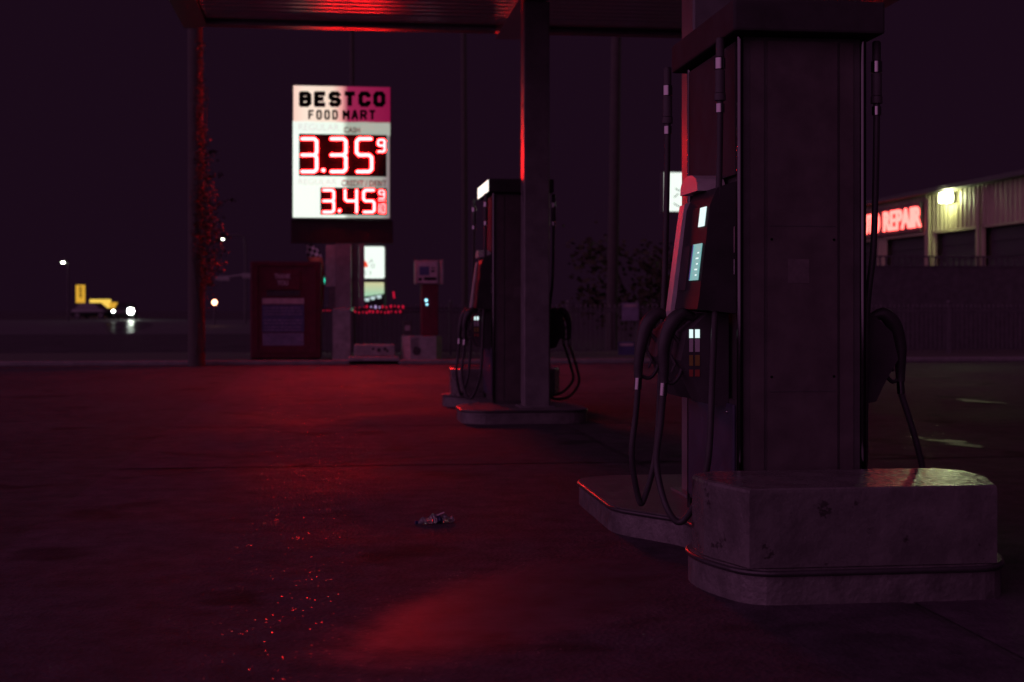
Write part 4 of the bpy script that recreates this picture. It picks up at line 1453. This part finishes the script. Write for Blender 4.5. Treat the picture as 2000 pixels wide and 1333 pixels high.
# ------------------------------------------------------------------ litter: crushed bottle on the pad
bx = at(848, 1022, 8.0)
g0 = Vector((bx.x, 7.85, 0.0))
bt = empty('crushed_bottle', g0, 'crushed clear plastic bottle lying on the pavement', 'bottle', None, math.radians(12))
def bottle_section(x0, x1, n, rfun, name, m, seed):
    q = random.Random(seed)
    b_ = MB()
    seg = 16
    vs, fs = [], []
    for i in range(n):
        t = i / (n - 1)
        r = rfun(t)
        for k in range(seg):
            an = 2 * PI * k / seg
            rr = r * (1 + q.uniform(-0.10, 0.10))
            y = rr * 1.25 * math.cos(an)
            z = 0.004 + (rr * 0.62) * (1 + math.sin(an)) * (1 - 0.25 * math.sin(t * 9 + seed))
            vs.append((x0 + (x1 - x0) * t, y + 0.006 * math.sin(14 * (x0 + (x1 - x0) * t)), z))
    for i in range(n - 1):
        for k in range(seg):
            k2 = (k + 1) % seg
            fs.append((i * seg + k, i * seg + k2, (i + 1) * seg + k2, (i + 1) * seg + k))
    fs.append(list(range(seg))); fs.append(list(range((n - 1) * seg, n * seg)))
    b_.add(vs, fs)
    return b_.build(name, m, bt)


M['clear_plastic'] = mat('clear_plastic', (0.7, 0.68, 0.7), 0.10, var=0.05, rvar=0.05)
M['clear_plastic'].node_tree.nodes['Principled BSDF'].inputs['Transmission Weight'].default_value = 0.85
M['clear_plastic'].node_tree.nodes['Principled BSDF'].inputs['IOR'].default_value = 1.3
M['label_blue'] = mat('label_blue', (0.02, 0.025, 0.09), 0.5)
bottle_section(-0.105, -0.005, 16, lambda t: (0.010 + 0.022 * min(1, t * 2.2)) * (1 + 0.10 * (int(t * 15) % 2)), 'neck_half', M['clear_plastic'], 3)
bottle_section(-0.004, 0.030, 5, lambda t: 0.031 + 0.003 * math.sin(5 * t), 'label', M['label_blue'], 5)
bottle_section(0.031, 0.098, 9, lambda t: 0.033 - 0.010 * t * t, 'base_half', M['clear_plastic'], 8)
cp = MB().tube([(-0.118, 0.004, 0.014), (-0.104, 0.004, 0.014)], 0.0125, 12)
cp.build('cap', M['label_blue'], bt)
fp = MB()
fp.add([(-0.01, -0.02, 0.045), (0.045, -0.015, 0.064), (0.046, 0.004, 0.066), (-0.008, 0.0, 0.048)], [(0, 1, 2, 3)])
fp.add([(-0.01, -0.02, 0.0435), (0.045, -0.015, 0.0625), (0.046, 0.004, 0.0645), (-0.008, 0.0, 0.0465)], [(0, 3, 2, 1)])
fp.build('torn_label_edge', M['plastic'], bt)

# ------------------------------------------------------------------ glowing beads added along the fence top, imitating red glints on its finials
M['red_bulb'] = emi('red_bulb', (1.0, 0.01, 0.06), 0.55)
M['pale_bulb'] = emi('pale_bulb', (0.75, 0.5, 1.0), 0.7)
WL = 33.0
q = at(740, 690, WL); q.z = 0.05
ls = empty('light_string', q, 'two strings of tiny red lights along the low fence beside the post', 'string lights')
wr = MB()
wr.tube([at(690, 610, WL + 0.05), at(740, 611, WL + 0.05), at(792, 612, WL + 0.05)], 0.006, 5)
wr.tube([at(690, 601, WL + 0.05), at(740, 601, WL + 0.05), at(792, 602, WL + 0.05)], 0.006, 5)
wr.build('wire', M['black'], ls)
for row, y in ((0, 600), (1, 610)):
    x = 694
    while x < 790:
        if 757 + 18 * 0 < x < 0: pass
        m = 'pale_bulb' if (row == 0 and 718 < x < 742) else 'red_bulb'
        r = R.uniform(0.014, 0.026)
        MB().ball(at(x, y + R.uniform(-1.5, 1.0), WL), (r, r, r * 1.5), 8, 6).build('bulb', M[m], ls)
        x += R.uniform(5.4, 8.8)
for x in (632, 639, 644, 691):
    MB().ball(at(x, 607, WL), 0.014, 8, 6).build('bulb', M['red_bulb'], ls)
for k in range(4):
    MB().ball(at(768.5 + 0.4 * k, 572 + 3.0 * k, WL), (0.022, 0.02, 0.03), 8, 6).build('bulb', M['red_bulb'], ls)
MB().tube([at(769.5, 612, WL + 0.06), at(769.5, 568, WL + 0.06)], 0.008, 6).build('stake', M['black'], ls)
drop(ls, q)
